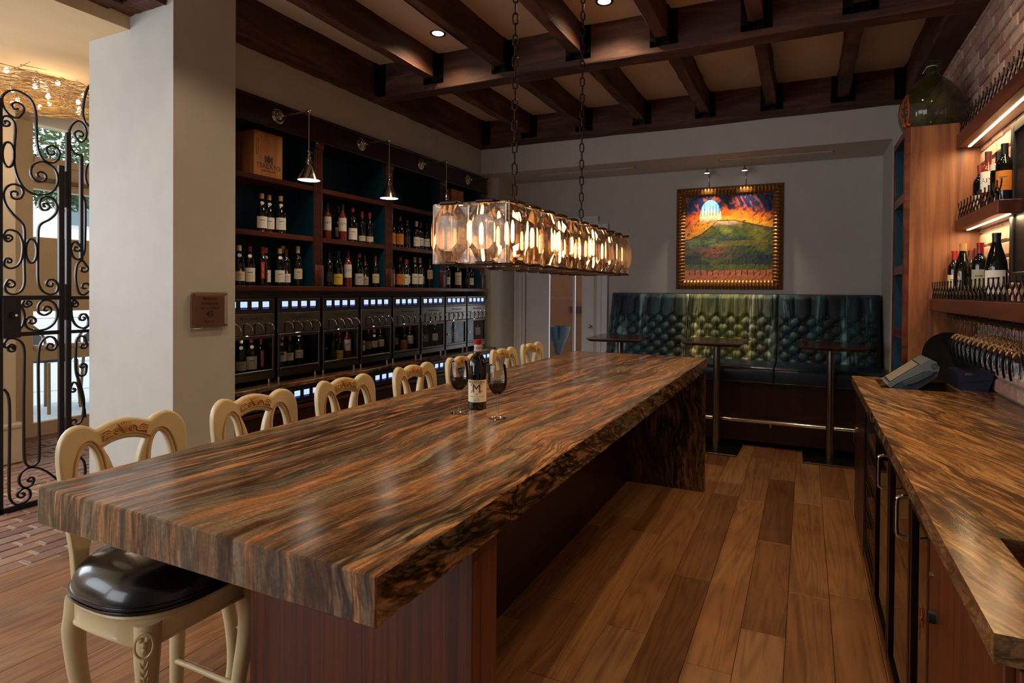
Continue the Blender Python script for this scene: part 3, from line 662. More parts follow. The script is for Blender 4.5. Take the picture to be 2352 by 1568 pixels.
def disp_bottles(i, items):
    for k, (yy, kind, cap, lab, kw) in enumerate(items):
        bottle(kind, cap, lab, (-3.80, DY[i]+yy*1.03, .8865), -.55-.07*i, f'{ords[k]} inside {ords[i]} dispenser', group='bottles inside the dispensers', scale=.96, **kw)
disp_bottles(0, [(.191, 'burgundy', cGLD, CR, dict(z0=.05, z1=.12, med=WH)), (.28, 'burgundy', cMAR, WH, dict(z0=.05, z1=.15, med=WH)), (.365, 'bordeaux', cRED, RD, dict(z0=.06, z1=.19, half=.32, word='ORIN SWIFT', vert=True, wsize=.02))])
disp_bottles(1, [(0.098, 'burgundy', cTAN, WH, dict(z0=.08, z1=.16, med=WH)), (0.172, 'bordeaux', cBRN, WH, dict(z0=.08, z1=.145)), (0.27, 'tall', cGLD, CR, dict(z0=.09, z1=.16))])
disp_bottles(2, [(0.185, 'bordeaux', cBLK, BK, {}), (0.255, 'sparkling', cBLK, YE, dict(z0=.02, z1=.115, med=YE)), (0.36, 'tall', cBLK, WH, dict(rose=True, z0=.10, z1=.205, word='AIX', wsize=.034, half=.95))])
disp_bottles(3, [(0.085, 'sparkling', cRED, WH, dict(z0=.08, z1=.18, med=WH)), (0.175, 'bordeaux', cRED, BE, dict(z0=.09, z1=.165)), (0.262, 'bordeaux', cMAR, CR, dict(z0=.10, z1=.165, med=WH)), (0.355, 'bordeaux', cMAR, CR, dict(z0=.10, z1=.17))])
disp_bottles(4, [(0.119, 'bordeaux', cBLK, BE, dict(z0=.1, z1=.17)), (0.255, 'sparkling', cRED, OR, BIGL), (0.36, 'bordeaux', cRED, WH, dict(z0=.09, z1=.18))])
disp_bottles(5, [(0.095, 'bordeaux', cTAN, BE, dict(z0=.10, z1=.19)), (0.175, 'tall', cGLD, PG, dict(z0=.09, z1=.17)), (0.355, 'tall', cGLD, WH, dict(z0=.09, z1=.17))])
disp_bottles(6, [(0.211, 'bordeaux', cRED, BE, dict(z0=.09, z1=.18)), (0.31, 'bordeaux', cBLK, BE, dict(z0=.09, z1=.16))])
disp_bottles(7, [(0.37, 'bordeaux', cBLK, WH, dict(z0=.09, z1=.19))])

# ---- occupancy plaque on the pier
t = thing('wall_plaque', 'square acrylic and copper occupancy plaque reading 45 on the pier', 'sign', (-3.60, 2.56, 1.395))
MB().cbox(.010, .013, -.120, .112, -.114, .114, .001).build('plate', M['steel_plate'], t)
MB().cbox(.013, .022, -.128, .128, -.118, .118, .002).build('acrylic_cover', M['glass'], t)
for a in (-1, 1):
    for b in (-1, 1): MB().cyl((0, a*.112, b*.103), (.027, a*.112, b*.103), .0075, n=12).build('standoff', M['nickel'], t, 40)
for s_, sz, zz in (('Maximum', .026, .068), ('Occupancy', .026, .036), ('Not to exceed', .022, .008), ('45', .055, -.045), ('Persons', .022, -.082)): txt(s_, sz, M['ink'], t, (.0132, .005, zz), (0, 1, 0), (0, 0, 1))
# ================================================================== GATE, HALL AND STREET ON THE LEFT
GX = -4.94
def scroll(c0, pts, c1=None, turns=1.05):
    """bent iron bar in the gate plane: spiral eye, run, spiral eye; (y, z) in metres"""
    P = [Vector((a, b)) for a, b in pts]
    def eye(c, p, nxt):
        c = Vector(c); d = p-c; r = d.length; a = math.atan2(d.y, d.x); t = nxt-p
        s = 1 if (d.x*t.y-d.y*t.x) > 0 else -1
        n = 18; out = []
        for i in range(n):
            u = i/n; rr = r*(.16+.84*u); an = a-s*turns*2*PI*(1-u); out.append(c+Vector((math.cos(an), math.sin(an)))*rr)
        return out
    path = [Vector((v.x, v.y)) for v in catmull([(p.x, p.y, 0) for p in P], 5)]
    if c0: path = eye(c0, P[0], path[1])+path
    if c1: path = path+eye(c1, P[-1], path[-2])[::-1]
    return [(0, p.x-2.2, p.y) for p in path]
SEC = [(.0085, -.006), (.0085, .006), (-.0085, .006), (-.0085, -.006)]
def bar(parent, pts, name='scroll'):
    return MB().tube(pts, 1.0, up=(1, 0, 0), sec=SEC).build(name, M['iron'], parent, 40)
gate = thing('iron_gate', 'black wrought-iron gate with scrolls and lock box beside the pier', 'gate', (GX, 2.2, 0))
def Gb(parent, y0, y1, z0, z1, name, d=.014, mat=None): return MB().cbox(-d, d, y0-2.2, y1-2.2, z0, z1, .003).build(name, mat or M['iron'], parent)
Gb(gate, 2.365, 2.400, .0, 2.42, 'stile'); Gb(gate, 2.018, 2.045, 0, 2.80, 'stile'); Gb(gate, 2.045, 2.37, 1.448, 1.478, 'rail'); Gb(gate, 2.045, 2.37, 1.198, 1.226, 'rail'); Gb(gate, 2.02, 2.37, .0, .035, 'rail')
lk = Gb(gate, 2.035, 2.135, 1.19, 1.465, 'lock_box', .03)
MB().cyl((.03, 2.095-2.2, 1.345), (.05, 2.095-2.2, 1.345), .02).build('escutcheon', M['iron'], lk, 40); MB().cyl((.05, 2.097-2.2, 1.345), (.058, 2.097-2.2, 1.345), .008).build('keyhole', M['nickel'], lk, 40)
for z in (2.12, 1.30): 
    h = MB().cyl((.012, 2.408-2.2, z), (.012, 2.408-2.2, z+.26), .013).cyl((.012, 2.425-2.2, z-.06), (.012, 2.425-2.2, z+.2), .010).build('hinge', M['iron'], gate, 40)
for c0, pts, c1 in (
 ((2.122, 2.765), [(2.160, 2.740), (2.129, 2.694), (2.09, 2.70), (2.058, 2.735), (2.044, 2.79), (2.055, 2.832), (2.09, 2.87), (2.138, 2.878), (2.186, 2.858), (2.215, 2.821), (2.232, 2.755), (2.236, 2.633), (2.243, 2.522), (2.27, 2.446), (2.322, 2.426), (2.360, 2.455), (2.374, 2.505), (2.358, 2.540)], (2.325, 2.508)),
 ((2.066, 2.645), [(2.050, 2.625), (2.041, 2.645), (2.052, 2.682), (2.082, 2.691), (2.109, 2.661), (2.117, 2.603), (2.111, 2.492), (2.109, 2.392), (2.121, 2.315), (2.145, 2.25), (2.177, 2.21), (2.227, 2.187), (2.287, 2.196), (2.335, 2.23), (2.36, 2.287), (2.359, 2.349), (2.335, 2.397), (2.287, 2.424), (2.236, 2.411), (2.207, 2.372), (2.204, 2.32), (2.227, 2.285)], (2.256, 2.325)),
 ((2.115, 2.172), [(2.146, 2.150), (2.160, 2.19), (2.145, 2.228), (2.105, 2.238), (2.068, 2.21), (2.052, 2.159), (2.065, 2.092), (2.104, 2.033), (2.145, 1.988), (2.165, 1.944), (2.167, 1.834), (2.165, 1.692), (2.166, 1.571), (2.150, 1.515), (2.112, 1.487), (2.072, 1.498), (2.058, 1.54), (2.075, 1.585)], (2.085, 1.553)),
 ((2.285, 2.115), [(2.270, 2.085), (2.252, 2.115), (2.262, 2.162), (2.295, 2.182), (2.330, 2.172), (2.355, 2.130), (2.350, 2.070), (2.313, 2.022), (2.27, 1.991), (2.248, 1.953), (2.244, 1.86), (2.242, 1.696), (2.245, 1.572), (2.269, 1.511), (2.312, 1.485), (2.350, 1.500), (2.362, 1.545), (2.348, 1.582)], (2.318, 1.560)),
 ((2.075, 1.872), [(2.096, 1.862), (2.075, 1.844), (2.053, 1.868), (2.060, 1.909), (2.090, 1.925), (2.132, 1.906), (2.157, 1.833), (2.150, 1.732), (2.124, 1.68), (2.085, 1.663), (2.055, 1.685), (2.058, 1.722)], (2.078, 1.712)),
 ((2.186, 1.425), [(2.200, 1.410), (2.172, 1.398), (2.155, 1.420), (2.165, 1.444)], None),
 ((2.292, 1.378), [(2.308, 1.350), (2.280, 1.338), (2.248, 1.358), (2.245, 1.405), (2.270, 1.440), (2.310, 1.442), (2.346, 1.410), (2.358, 1.345), (2.340, 1.280), (2.295, 1.240), (2.235, 1.232), (2.188, 1.248), (2.168, 1.285), (2.180, 1.322)], (2.205, 1.298)),
 (None, [(2.138, 1.415), (2.160, 1.372), (2.165, 1.322), (2.155, 1.272), (2.138, 1.247)], None),
 ((2.092, 1.118), [(2.108, 1.100), (2.112, 1.13), (2.090, 1.145), (2.062, 1.125), (2.055, 1.155), (2.075, 1.183), (2.108, 1.184), (2.143, 1.161), (2.163, 1.109), (2.164, .967), (2.161, .725), (2.161, .505), (2.163, .362), (2.175, .303), (2.204, .278), (2.238, .295), (2.250, .345), (2.249, .588), (2.246, .80), (2.246, 1.05), (2.262, 1.145), (2.303, 1.182), (2.340, 1.170), (2.356, 1.125), (2.342, 1.09)], (2.318, 1.115)),
 ((2.196, .186), [(2.215, .170), (2.205, .150), (2.171, .140), (2.140, .172), (2.135, .219), (2.153, .257), (2.190, .274), (2.234, .263), (2.285, .226), (2.329, .177), (2.362, .136)], None),
 ((2.150, .100), [(2.135, .125), (2.160, .140), (2.192, .118), (2.196, .07), (2.165, .042), (2.120, .040), (2.090, .077), (2.080, .145), (2.082, .423), (2.083, .70), (2.075, .80), (2.05, .85)], None)):
    bar(gate, scroll(c0, pts, c1))
for cy, cz, ry, rz_ in ((2.078, 2.433, .032, .085), (2.205, 1.789, .032, .085)):
    MB().tube([(0, cy-2.2+ry*math.cos(a), cz+rz_*math.sin(a)) for a in [2*PI*i/28 for i in range(28)]], 1.0, closed=True, up=(1, 0, 0), sec=SEC).build('oval_ring', M['iron'], gate, 40)
side = thing('fixed_iron_screen', 'fixed wrought-iron scroll screen between the gate and the pier', 'gate', (GX, 2.2, 0))
Gb(side, 2.412, 2.442, 0, 2.67, 'stile'); Gb(side, 2.442, 2.80, 1.448, 1.472, 'rail'); Gb(side, 2.442, 2.80, 1.198, 1.222, 'rail'); Gb(side, 2.50, 2.52, 1.74, 2.52, 'stile'); Gb(side, 2.412, 2.8, 0, .035, 'rail')
for c0, pts, c1 in (
 (None, [(2.60, 3.10), (2.564, 3.056), (2.538, 2.982), (2.523, 2.88), (2.525, 2.805), (2.552, 2.757), (2.60, 2.75)], None),
 ((2.502, 2.672), [(2.478, 2.640), (2.510, 2.618), (2.543, 2.668), (2.538, 2.732), (2.504, 2.772), (2.467, 2.754), (2.437, 2.695), (2.434, 2.609), (2.453, 2.544), (2.485, 2.522), (2.512, 2.524)], None),
 (None, [(2.58, 2.49), (2.548, 2.449), (2.538, 2.371), (2.55, 2.313), (2.58, 2.300)], None),
 ((2.478, 1.826), [(2.500, 1.845), (2.480, 1.872), (2.455, 1.865), (2.443, 1.823), (2.457, 1.765), (2.494, 1.745), (2.528, 1.796), (2.535, 1.906), (2.535, 2.168), (2.512, 2.229)], None),
 ((2.525, 1.675), [(2.545, 1.70), (2.515, 1.738), (2.482, 1.70), (2.474, 1.60), (2.492, 1.505), (2.523, 1.480), (2.55, 1.50)], (2.535, 1.54)),
 ((2.466, 1.410), [(2.484, 1.425), (2.462, 1.443), (2.447, 1.41), (2.449, 1.321), (2.475, 1.258), (2.520, 1.232), (2.550, 1.248), (2.558, 1.295), (2.540, 1.335)], (2.522, 1.308)),
 ((2.522, 1.10), [(2.545, 1.115), (2.530, 1.165), (2.498, 1.17), (2.477, 1.125), (2.475, .93), (2.494, .84), (2.513, .772), (2.527, .682), (2.52, .57), (2.50, .525), (2.47, .51)], (2.463, .54)),
 ((2.520, .945), [(2.545, .940), (2.535, .885), (2.504, .876), (2.475, .908)], None),
 ((2.458, .780), [(2.440, .795), (2.456, .832), (2.485, .815), (2.510, .72), (2.53, .62), (2.535, .56)], None),
 ((2.47, .40), [(2.49, .42), (2.47, .45), (2.455, .40), (2.48, .3), (2.53, .22), (2.53, .1), (2.48, .05)], None)):
    bar(side, scroll(c0, pts, c1))

# ---- hall: window wall with a glazed door, pilaster, twig chandelier
HX = -7.2
hp = M['hall_paint']
mb = MB().box(HX-.10, HX, -3.4, 3.23, 0, 3.22)
for z0, z1 in ((0, .14), (.775, .90), (1.287, 2.05), (2.545, 2.86)): mb.box(HX-.10, HX, 3.23, 5.1, z0, z1)
struct('wall_hall_front', mb.box(HX-.1, HX, 4.02, 5.1, 0, 3.22).box(HX-.06, HX+.03, 3.23, 4.02, 2.80, 2.87).box(HX-.06, HX+.02, 3.23, 4.02, .90, .935), hp)
win = thing('hall_window', 'tall glazed hall window and door lights seen behind the gate', 'window', (HX, 3.6, 0))
win['kind'] = 'structure'; del win['category']; win.name = 'window_1'
for z0, z1 in ((.14, .775), (.935, 1.287), (2.05, 2.545), (2.86, 3.22)): MB().box(-.055, -.05, -.37, .42, z0, z1).build('pane', M['pane'], win)
MB().box(-.05, -.04, -.30, .42, 1.36, 1.98).build('kick_panel', plain('peach_panel', S(226, 164, 132), .5), win)
mb = MB().box(HX, -6.30, 2.45, 2.70, 0, 3.22).cbox(HX, -6.26, 2.44, 2.74, 0, .30, .01).cbox(HX, -6.25, 2.435, 2.75, .30, .35, .015)
struct('wall_hall_pilaster', mb, hp)
o = MB().cbox(HX+.0, HX+.05, 3.25, 4.0, 2.62, 2.66).build('blind_rail', M['steel']); tag(o, 'metal rail fixed between the two upper hall window panes', 'rail')
ch = thing('twig_chandelier', 'nest-like branch chandelier full of little bulbs on the hall ceiling', 'chandelier', (-5.62, 2.58, 3.22))
MB().lathe([(0, 0), (.09, 0), (.09, -.03), (.13, -.035), (.13, -.045), (.07, -.05), (.05, -.12), (0, -.12)], 28).build('canopy', M['nickel'], ch, 40)
rr = random.Random(4); mb = MB()
for i in range(620):
    a = rr.uniform(0, 2*PI); q = .62*rr.random()**.5; c = Vector((q*math.cos(a), q*math.sin(a), -.185+rr.gauss(0, .022)+.045*(q/.6)**2))
    d = Vector((-math.sin(a)+rr.gauss(0, .5), math.cos(a)+rr.gauss(0, .5), rr.gauss(0, .10))).normalized()*rr.uniform(.05, .14)
    mb.tube([c-d, c+Vector((0, 0, rr.uniform(-.01, .015))), c+d], [.0035, .003, .0012], 4)
o = mb.build('twig_nest', plain('gilt_twig', S(190, 150, 90), .35, .6), ch); o['kind'] = 'stuff'
for i in range(22):
    a = i*2.399; q = .58*((i+.5)/22)**.5
    MB().sphere((q*math.cos(a), q*math.sin(a), -.165+.045*(q/.6)**2), .016, 8, 6, 1.3).build('bulb', M['bulb_white'], ch, 60)
l = bpy.data.lights.new('twig_light', 'POINT'); l.energy = 10; l.color = (1, .72, .44); l.shadow_soft_size = .3
lo = bpy.data.objects.new('twig_light', l); COL.objects.link(lo); lo.parent = ch; lo.location = (.1, 0, -.10)
l = bpy.data.lights.new('hall_lamp', 'POINT'); l.energy = 9; l.color = (1, .84, .66); l.shadow_soft_size = .3
lo = bpy.data.objects.new('hall_lamp', l); COL.objects.link(lo); lo.parent = ch; lo.location = (0, 0, -.55)

# ---- street outside the hall window
struct('ground_street', MB().box(-60, HX-.1, -20, 40, -.1, -.02), plain('pale_paving', S(196, 204, 210), .7))
tr = thing('street_tree', 'leafy street tree outside the hall window', 'tree', (-13.2, 8.0, 0))
MB().tube([(0, .5, 0), (.05, .45, 1.6), (-.1, .3, 3.2), (-.2, .1, 5)], [.2, .17, .13, .06], 10).tube([(-.1, .3, 3.0), (.2, -.5, 3.9), (.3, -1.2, 4.6)], [.07, .05, .02], 6).tube([(0, .4, 2.4), (.1, .9, 3.2), (.2, 1.6, 3.8)], [.06, .04, .02], 6).build('trunk', plain('grey_bark', S(92, 80, 66), .9), tr, 60)
leaf_cloud('crown', (.2, -1.2, 5.0), (1.6, 2.6, 2.0), 6500, .07, M['leaf'], tr, 5)
tr2 = thing('street_tree', 'second street tree with a low branch, lower in the hall window', 'tree', (-9.9, 4.2, 0))
MB().tube([(.1, 1.6, 0), (.1, 1.5, 1.6), (.05, 1.0, 2.7), (0, .2, 3.1)], [.08, .07, .04, .015], 8).build('trunk', plain('brown_bark', S(96, 78, 60), .9), tr2, 60)
leaf_cloud('crown', (.1, .5, 3.05), (.5, .9, .42), 1600, .05, M['leaf_dark'], tr2, 8)
bd = thing('far_building', 'pale building with a sash window across the street', 'building', (-34, 15, 0))
MB().box(-4, 0, -9, 14, 0, 7).build('wall', plain('cream_stucco', S(236, 232, 224), .8), bd)
for yy in (-4.2, -1.0, 2.2):
    fr = MB().cbox(-.02, .06, yy-.55, yy+.55, 4.6, 6.4).build('window', M['white_paint'], bd)
    for q in (-.27, .27):
        for zz in (4.68, 5.53): MB().box(.06, .08, yy+q-.23, yy+q+.23, zz, zz+.8).build('pane', plain('dim_glass', S(120, 136, 140), .1), fr)
def bistro(x, y, rz, lab):
    t = thing('bistro_chair', lab, 'chair', (x, y, 0), rz, 'patio chairs')
    rat = plain('rattan', S(120, 88, 56), .6)
    for a, b in ((-.2, -.2), (.2, -.2), (-.2, .2), (.2, .2)): MB().tube([(a*1.15, b*1.15, 0), (a, b, .62)], .018, 8).build('leg', rat, t, 40)
    MB().lathe([(0, .62), (.24, .62), (.25, .64), (.24, .67), (0, .68)], 20).build('seat', plain('woven_black', S(40, 44, 52), .6), t, 40)
    MB().tube(catmull([(-.2, -.2, .62), (-.25, -.22, .9), (-.28, 0, 1.08), (-.25, .22, .9), (-.2, .2, .62)], 5), .016, 8).build('back_hoop', rat, t, 40)
    MB().prism([(-.18, .72), (.18, .72), (.18, .9), (0, 1.04), (-.18, .9)], lambda a, b, c: (c, a, b), -.25, -.235).build('back_panel', plain('woven_seat', S(70, 74, 80), .6), t)
bistro(-8.6, 4.0, .4, 'rattan bistro chair left of two outside the hall window')
bistro(-8.7, 4.75, 2.2, 'rattan bistro chair right of two outside the hall window')
# ================================================================== LONG TABLE, STOOLS, BOTTLE, CHANDELIER
TX0, TX1, TY0, TY1, TZ = -1.785, -.690, .808, 4.582, 1.03
tb = thing('long_bar_table', 'long bar-height table with thick veined brown stone top', 'table', (TX0, TY0, 0))
def Tb(mb, name, mat, smooth=None): mb.v = [(a-TX0, b-TY0, c) for a, b, c in mb.v]; return mb.build(name, mat, tb, smooth)
def T_slab():
    c = .0035
    top = MB(); top.cbox(TX0, TX1, TY0, TY1, TZ-.096, TZ, c)
    return top
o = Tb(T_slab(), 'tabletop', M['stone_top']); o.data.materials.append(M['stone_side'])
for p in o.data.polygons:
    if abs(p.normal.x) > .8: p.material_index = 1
Tb(MB().cbox(-1.465, -.712, 1.172, 1.21, 0, .934).cbox(-.75, -.712, 1.21, 1.292, 0, .934), 'end_panel', M['walnut_stripe'])
kp = Tb(MB().cbox(-1.36, -1.30, 1.21, 4.53, .0, .934), 'knee_panel', M['walnut_dark'])
for y in (1.75, 2.25, 2.8, 3.4, 4.0): MB().cyl((-1.30-TX0, y-TY0, .45), (-1.294-TX0, y-TY0, .45), .006, n=8).build('screw', M['nickel'], kp)
Tb(MB().cbox(-1.74, -.695, 4.535, 4.578, 0, .934, .003), 'stone_leg', M['stone_leg'])
Tb(MB().cyl((-1.52, 1.30, .25), (-1.52, 4.53, .25), .022).cyl((-1.52, 1.40, .25), (-1.36, 1.40, .25), .014).cyl((-1.52, 4.40, .25), (-1.36, 4.40, .25), .014), 'foot_rail', M['nickel'], 40)

# ---- carved cream bar stools
def superell(t, a, b, n=2.6):
    c, s = math.cos(t), math.sin(t)
    return (a*math.copysign(abs(c)**(2/n), c), b*math.copysign(abs(s)**(2/n), s))
def make_stool():
    st = thing('bar_stool', '', 'stool')
    N = 64; A, B_ = .222, .205
    def ring(k, z): return [(*superell(2*PI*i/N, A*k, B_*k), z(2*PI*i/N) if callable(z) else z) for i in range(N)]
    def loft(rings, capb=True, capt=True):
        mb = MB()
        for r in rings: mb.v += r
        m = len(rings)
        for j in range(m-1):
            for i in range(N): mb.f.append((j*N+i, j*N+(i+1) % N, (j+1)*N+(i+1) % N, (j+1)*N+i))
        if capb: mb.f.append(tuple(range(N))[::-1])
        if capt: mb.f.append(tuple(range((m-1)*N, m*N)))
        return mb
    wav = lambda t: .572-.024*abs(math.sin(2*t))**3
    loft([ring(.93, wav), ring(1.0, wav), ring(1.0, lambda t: wav(t)+.006), ring(.985, lambda t: wav(t)+.010), ring(.985, .622), ring(1.0, .626), ring(1.015, .632), ring(1.0, .640), ring(.95, .642)]).build('seat_frame', M['cream'], st, 40)
    prof = [(1.0, .642), (1.03, .652), (1.03, .668), (1.0, .690), (.94, .712), (.84, .730), (.68, .744), (.45, .753), (.2, .757), (.02, .758)]
    loft([ring(k, z) for k, z in prof]).build('seat_cushion', M['leather'], st, 60)
    pp = MB()
    for z in (.648, .660): pp.tube([(x, y, z) for x, y, _ in ring(1.035, 0)], .0055, 6, True)
    pp.build('piping', M['leather'], st, 60)
    # cabriole legs, front pair carved
    lsec = [(math.cos(2*PI*k/10), math.sin(2*PI*k/10)) for k in range(10)]
    for fx, fy in ((1, 1), (1, -1), (-1, 1), (-1, -1)):
        d = Vector((.165*fx, .150*fy, 0)); u = d.normalized()
        P = [d+u*o_+Vector((0, 0, z)) for o_, z in ((.0, .615), (.006, .56), (.012, .50), (.004, .40), (-.014, .28), (-.022, .16), (-.016, .07), (.0, .02), (.006, 0))]
        lg = MB().tube(catmull(P, 3), [.034, .034, .033, .033, .033, .032, .030, .028, .027, .026, .025, .024, .023, .022, .0215, .021, .0205, .020, .020, .0205, .021, .022, .024, .025, .026][:25], 12).build('leg', M['cream'], st, 60)
        if fx > 0:
            cv = MB(); e1 = Vector((0, 0, 1)); e2 = u.cross(e1)
            at = lambda a, z, q=.036: u*(d.length+q+(.012 if z > .48 else .006))+e2*a+e1*z
            cv.tube([at(.022*math.cos(a), .575+.034*math.sin(a)) for a in [2*PI*i/20 for i in range(20)]], .0035, 5, True)
            for a, z in ((-.007, .590), (.007, .590), (0, .574), (0, .560)): cv.sphere(at(a, z, .033), .0075, 8, 6)
            for i in range(5):
                z = .52-.022*i
                for s in (-1, 1): cv.tube([at(0, z-.01), at(s*.007, z), at(s*.010, z+.012)], [.003, .004, .001], 5)
            cv.tube([at(0, .54), at(0, .40)], .0025, 5)
            cv.build('carving', M['cream'], lg, 60)
    MB().tube([(.145, -.13, .2), (.145, .13, .2)], .009, 8).tube([(-.14, -.13, .26), (.145, -.13, .26)], .009, 8).tube([(-.14, .13, .26), (.145, .13, .26)], .009, 8).build('stretcher', M['cream'], st, 60)
    # pierced back: outline with two ear ovals and a waisted middle opening
    cu = bpy.data.curves.new('back', 'CURVE'); cu.dimensions = '2D'; cu.fill_mode = 'BOTH'; cu.extrude = .007; cu.bevel_depth = .008; cu.bevel_resolution = 2
    half = [(0, 1.105), (.035, 1.101), (.065, 1.090), (.085, 1.086), (.105, 1.100), (.130, 1.108), (.155, 1.100), (.175, 1.076), (.184, 1.04), (.183, .98), (.176, .90), (.168, .82), (.160, .74), (.156, .64), (.128, .64), (.130, .72), (.118, .775), (.08, .795), (.04, .802), (0, .804)]
    out = half+[(-a, b) for a, b in half[-2:0:-1]]
    def spl(pts):
        s = cu.splines.new('POLY'); s.points.add(len(pts)-1); s.use_cyclic_u = True
        for p, (a, b) in zip(s.points, pts): p.co = (a, b, 0, 1)
    spl([tuple(p)[:2] for p in catmull([(a, b, 0) for a, b in out], 2, True)])
    for s in (-1, 1): spl([(s*(.109+.040*math.cos(a)), .952+.106*math.sin(a)) for a in [2*PI*i/32 for i in range(32)]])
    ho = [(0, 1.056), (.035, 1.052), (.064, 1.042), (.072, 1.034), (.056, 1.00), (.042, .955), (.036, .92), (.038, .88), (.050, .848), (.04, .838), (0, .834)]
    spl([tuple(p)[:2] for p in catmull([(a, b, 0) for a, b in ho+[(-a, b) for a, b in ho[-2:0:-1]]], 2, True)])
    tmp = bpy.data.objects.new('tmp', cu); COL.objects.link(tmp)
    dgr = bpy.context.evaluated_depsgraph_get(); dgr.update(); me = bpy.data.meshes.new_from_object(tmp.evaluated_get(dgr)); bpy.data.objects.remove(tmp)
    bm = bmesh.new(); bm.from_mesh(me)
    for q in range(-9, 10): bmesh.ops.bisect_plane(bm, geom=bm.verts[:]+bm.edges[:]+bm.faces[:], plane_co=(q*.019+.0003, 0, 0), plane_no=(1, 0, 0))
    bm.to_mesh(me); bm.free()
    bend = lambda y, z: -.178-.10*max(0, z-.66)+.55*y*y
    for v in me.vertices:
        y, z, x = v.co.x, v.co.y, v.co.z; v.co = (x+bend(y, z), y, z)
    bm = bmesh.new(); bm.from_mesh(me); bmesh.ops.recalc_face_normals(bm, faces=bm.faces); bm.to_mesh(me); bm.free()
    me.shade_smooth(); me.set_sharp_from_angle(angle=math.radians(35)); me.materials.clear(); me.materials.append(M['cream'])
    bk = link('back_frame', me, st)
    # beads around the openings and the carved crest
    q = MB(); fz = lambda y, z, o_=.016: (bend(y, z)+o_, y, z)
    for s in (-1, 1): q.tube([fz(s*(.109+.047*math.cos(a)), .952+.114*math.sin(a)) for a in [2*PI*i/36 for i in range(36)]], .0032, 6, True)
    q.tube([fz(a, b) for a, b in [tuple(p)[:2] for p in catmull([(a_, b_, 0) for a_, b_ in [(-.078, 1.042), (-.04, 1.060), (0, 1.065), (.04, 1.060), (.078, 1.042)]], 4)]], .0032, 6)
    q.build('bead', M['cream_gold'], bk, 60)
    cvb = MB()
    for s in (-1, 1):
        sp = [fz(s*.024+.012*(1-i/22)*math.cos(i*.55), 1.078+.012*(1-i/22)*math.sin(i*.55), .017) for i in range(20)]
        cvb.tube(sp, .003, 6)
        for k in range(4): cvb.tube([fz(s*.036, 1.078-.003*k, .017), fz(s*(.052+.004*k), 1.088-.008*k, .019), fz(s*(.074-.003*k), 1.078-.009*k, .016)], [.003, .004, .001], 6)
    for k in range(5): cvb.tube([fz(0, 1.068, .017), fz((k-2)*.005, 1.088, .020), fz((k-2)*.009, 1.104-.002*abs(k-2), .016)], [.003, .0045, .002], 6)
    cvb.build('carving', M['cream_gold'], bk, 60)
    return st
proto = make_stool()
SY = (1.150, 1.635, 2.14, 2.68, 3.18, 3.73, 4.21)
for i, y in enumerate(SY):
    s = proto if i == 0 else dup(proto)
    s.location = (-1.815, y, 0); s.rotation_euler = (0, 0, random.Random(i+3).uniform(-.03, .03) if i else .0)
    s['group'] = 'carved cream stools along the table'
    s['label'] = ('carved cream bar stool nearest the camera, black leather seat in full view' if i == 0 else f'carved cream bar stool with pierced back, {ords[i]} from the camera' if i < 6 else 'carved cream bar stool farthest from the camera, beside the back door')
    s['category'] = 'stool'

# ---- bottle and two glasses of red wine
bt = thing('wine_bottle', 'red-capped wine bottle with big cream label standing on the long table', 'bottle', (-1.285, 2.145, TZ), -PI/2+.42)
pr = [(0, .004), (.031, .004), (.037, 0), (.0385, .008), (.0385, .185), (.036, .205), (.027, .222), (.0165, .236), (.0148, .255), (.0142, .288), (.0155, .289), (.0155, .296), (0, .296)]
MB().lathe(pr, 32).build('body', M['bottle'], bt, 35)
MB().lathe([(.0160, .232), (.0158, .252), (.0152, .28), (.0165, .285), (.0168, .297), (0, .2975)], 24).build('capsule', plain('red_foil', S(176, 20, 30), .3), bt, 40)
MB().lathe([(.0166, .249), (.0161, .276)], 24).build('neck_band', M['white'], bt, 60)
mb = MB()
for k in range(7):
    a = -1.2+k*.4
    mb.add([(.0170*math.cos(a), .0170*math.sin(a), .250), (.0170*math.cos(a+.3), .0170*math.sin(a+.3), .262), (.0167*math.cos(a), .0167*math.sin(a), .275), (.0167*math.cos(a+.1), .0167*math.sin(a+.1), .262)], [(0, 1, 2, 3)])
mb.build('neck_pattern', plain('maroon_print', S(110, 22, 34), .5), bt)
lb = MB().lathe([(.0390, .034), (.0390, .128)], 28, a0=-1.45, a1=1.45).build('label', plain('cream_label', S(238, 224, 188), .6), bt, 60)
for body, size, z, mt in (('MAYACAMAS', .0135, .115, M['ink']), ('1998', .006, .0665, M['ink']), ('CABERNET SAUVIGNON', .0065, .056, pm_(cTAN)), ('Mt. Veeder', .0055, .047, M['ink']), ('Napa Valley', .0055, .040, M['ink'])):
    wrap(txt(body, size, mt, bt, (0, 0, z), (0, 1, 0), (0, 0, 1), ext=.0002), .0391)
o = txt('M', .050, plain('maroon_letter', S(98, 22, 40), .5), bt, (0, 0, .0755), (0, 1, 0), (0, 0, 1), name='emblem', ext=.0003); wrap(o, .0391)
mb = MB()
for s in (-1, 1):
    for zc in (.078, .108):
        mb.tube([(.0396*math.cos((s*.020+.005*math.cos(a))/.039), .0396*math.sin((s*.020+.005*math.cos(a))/.039), zc+.005*math.sin(a)) for a in [i*.45 for i in range(11)]], .0007, 5)
mb.build('emblem_scrolls', M['ink'], bt)
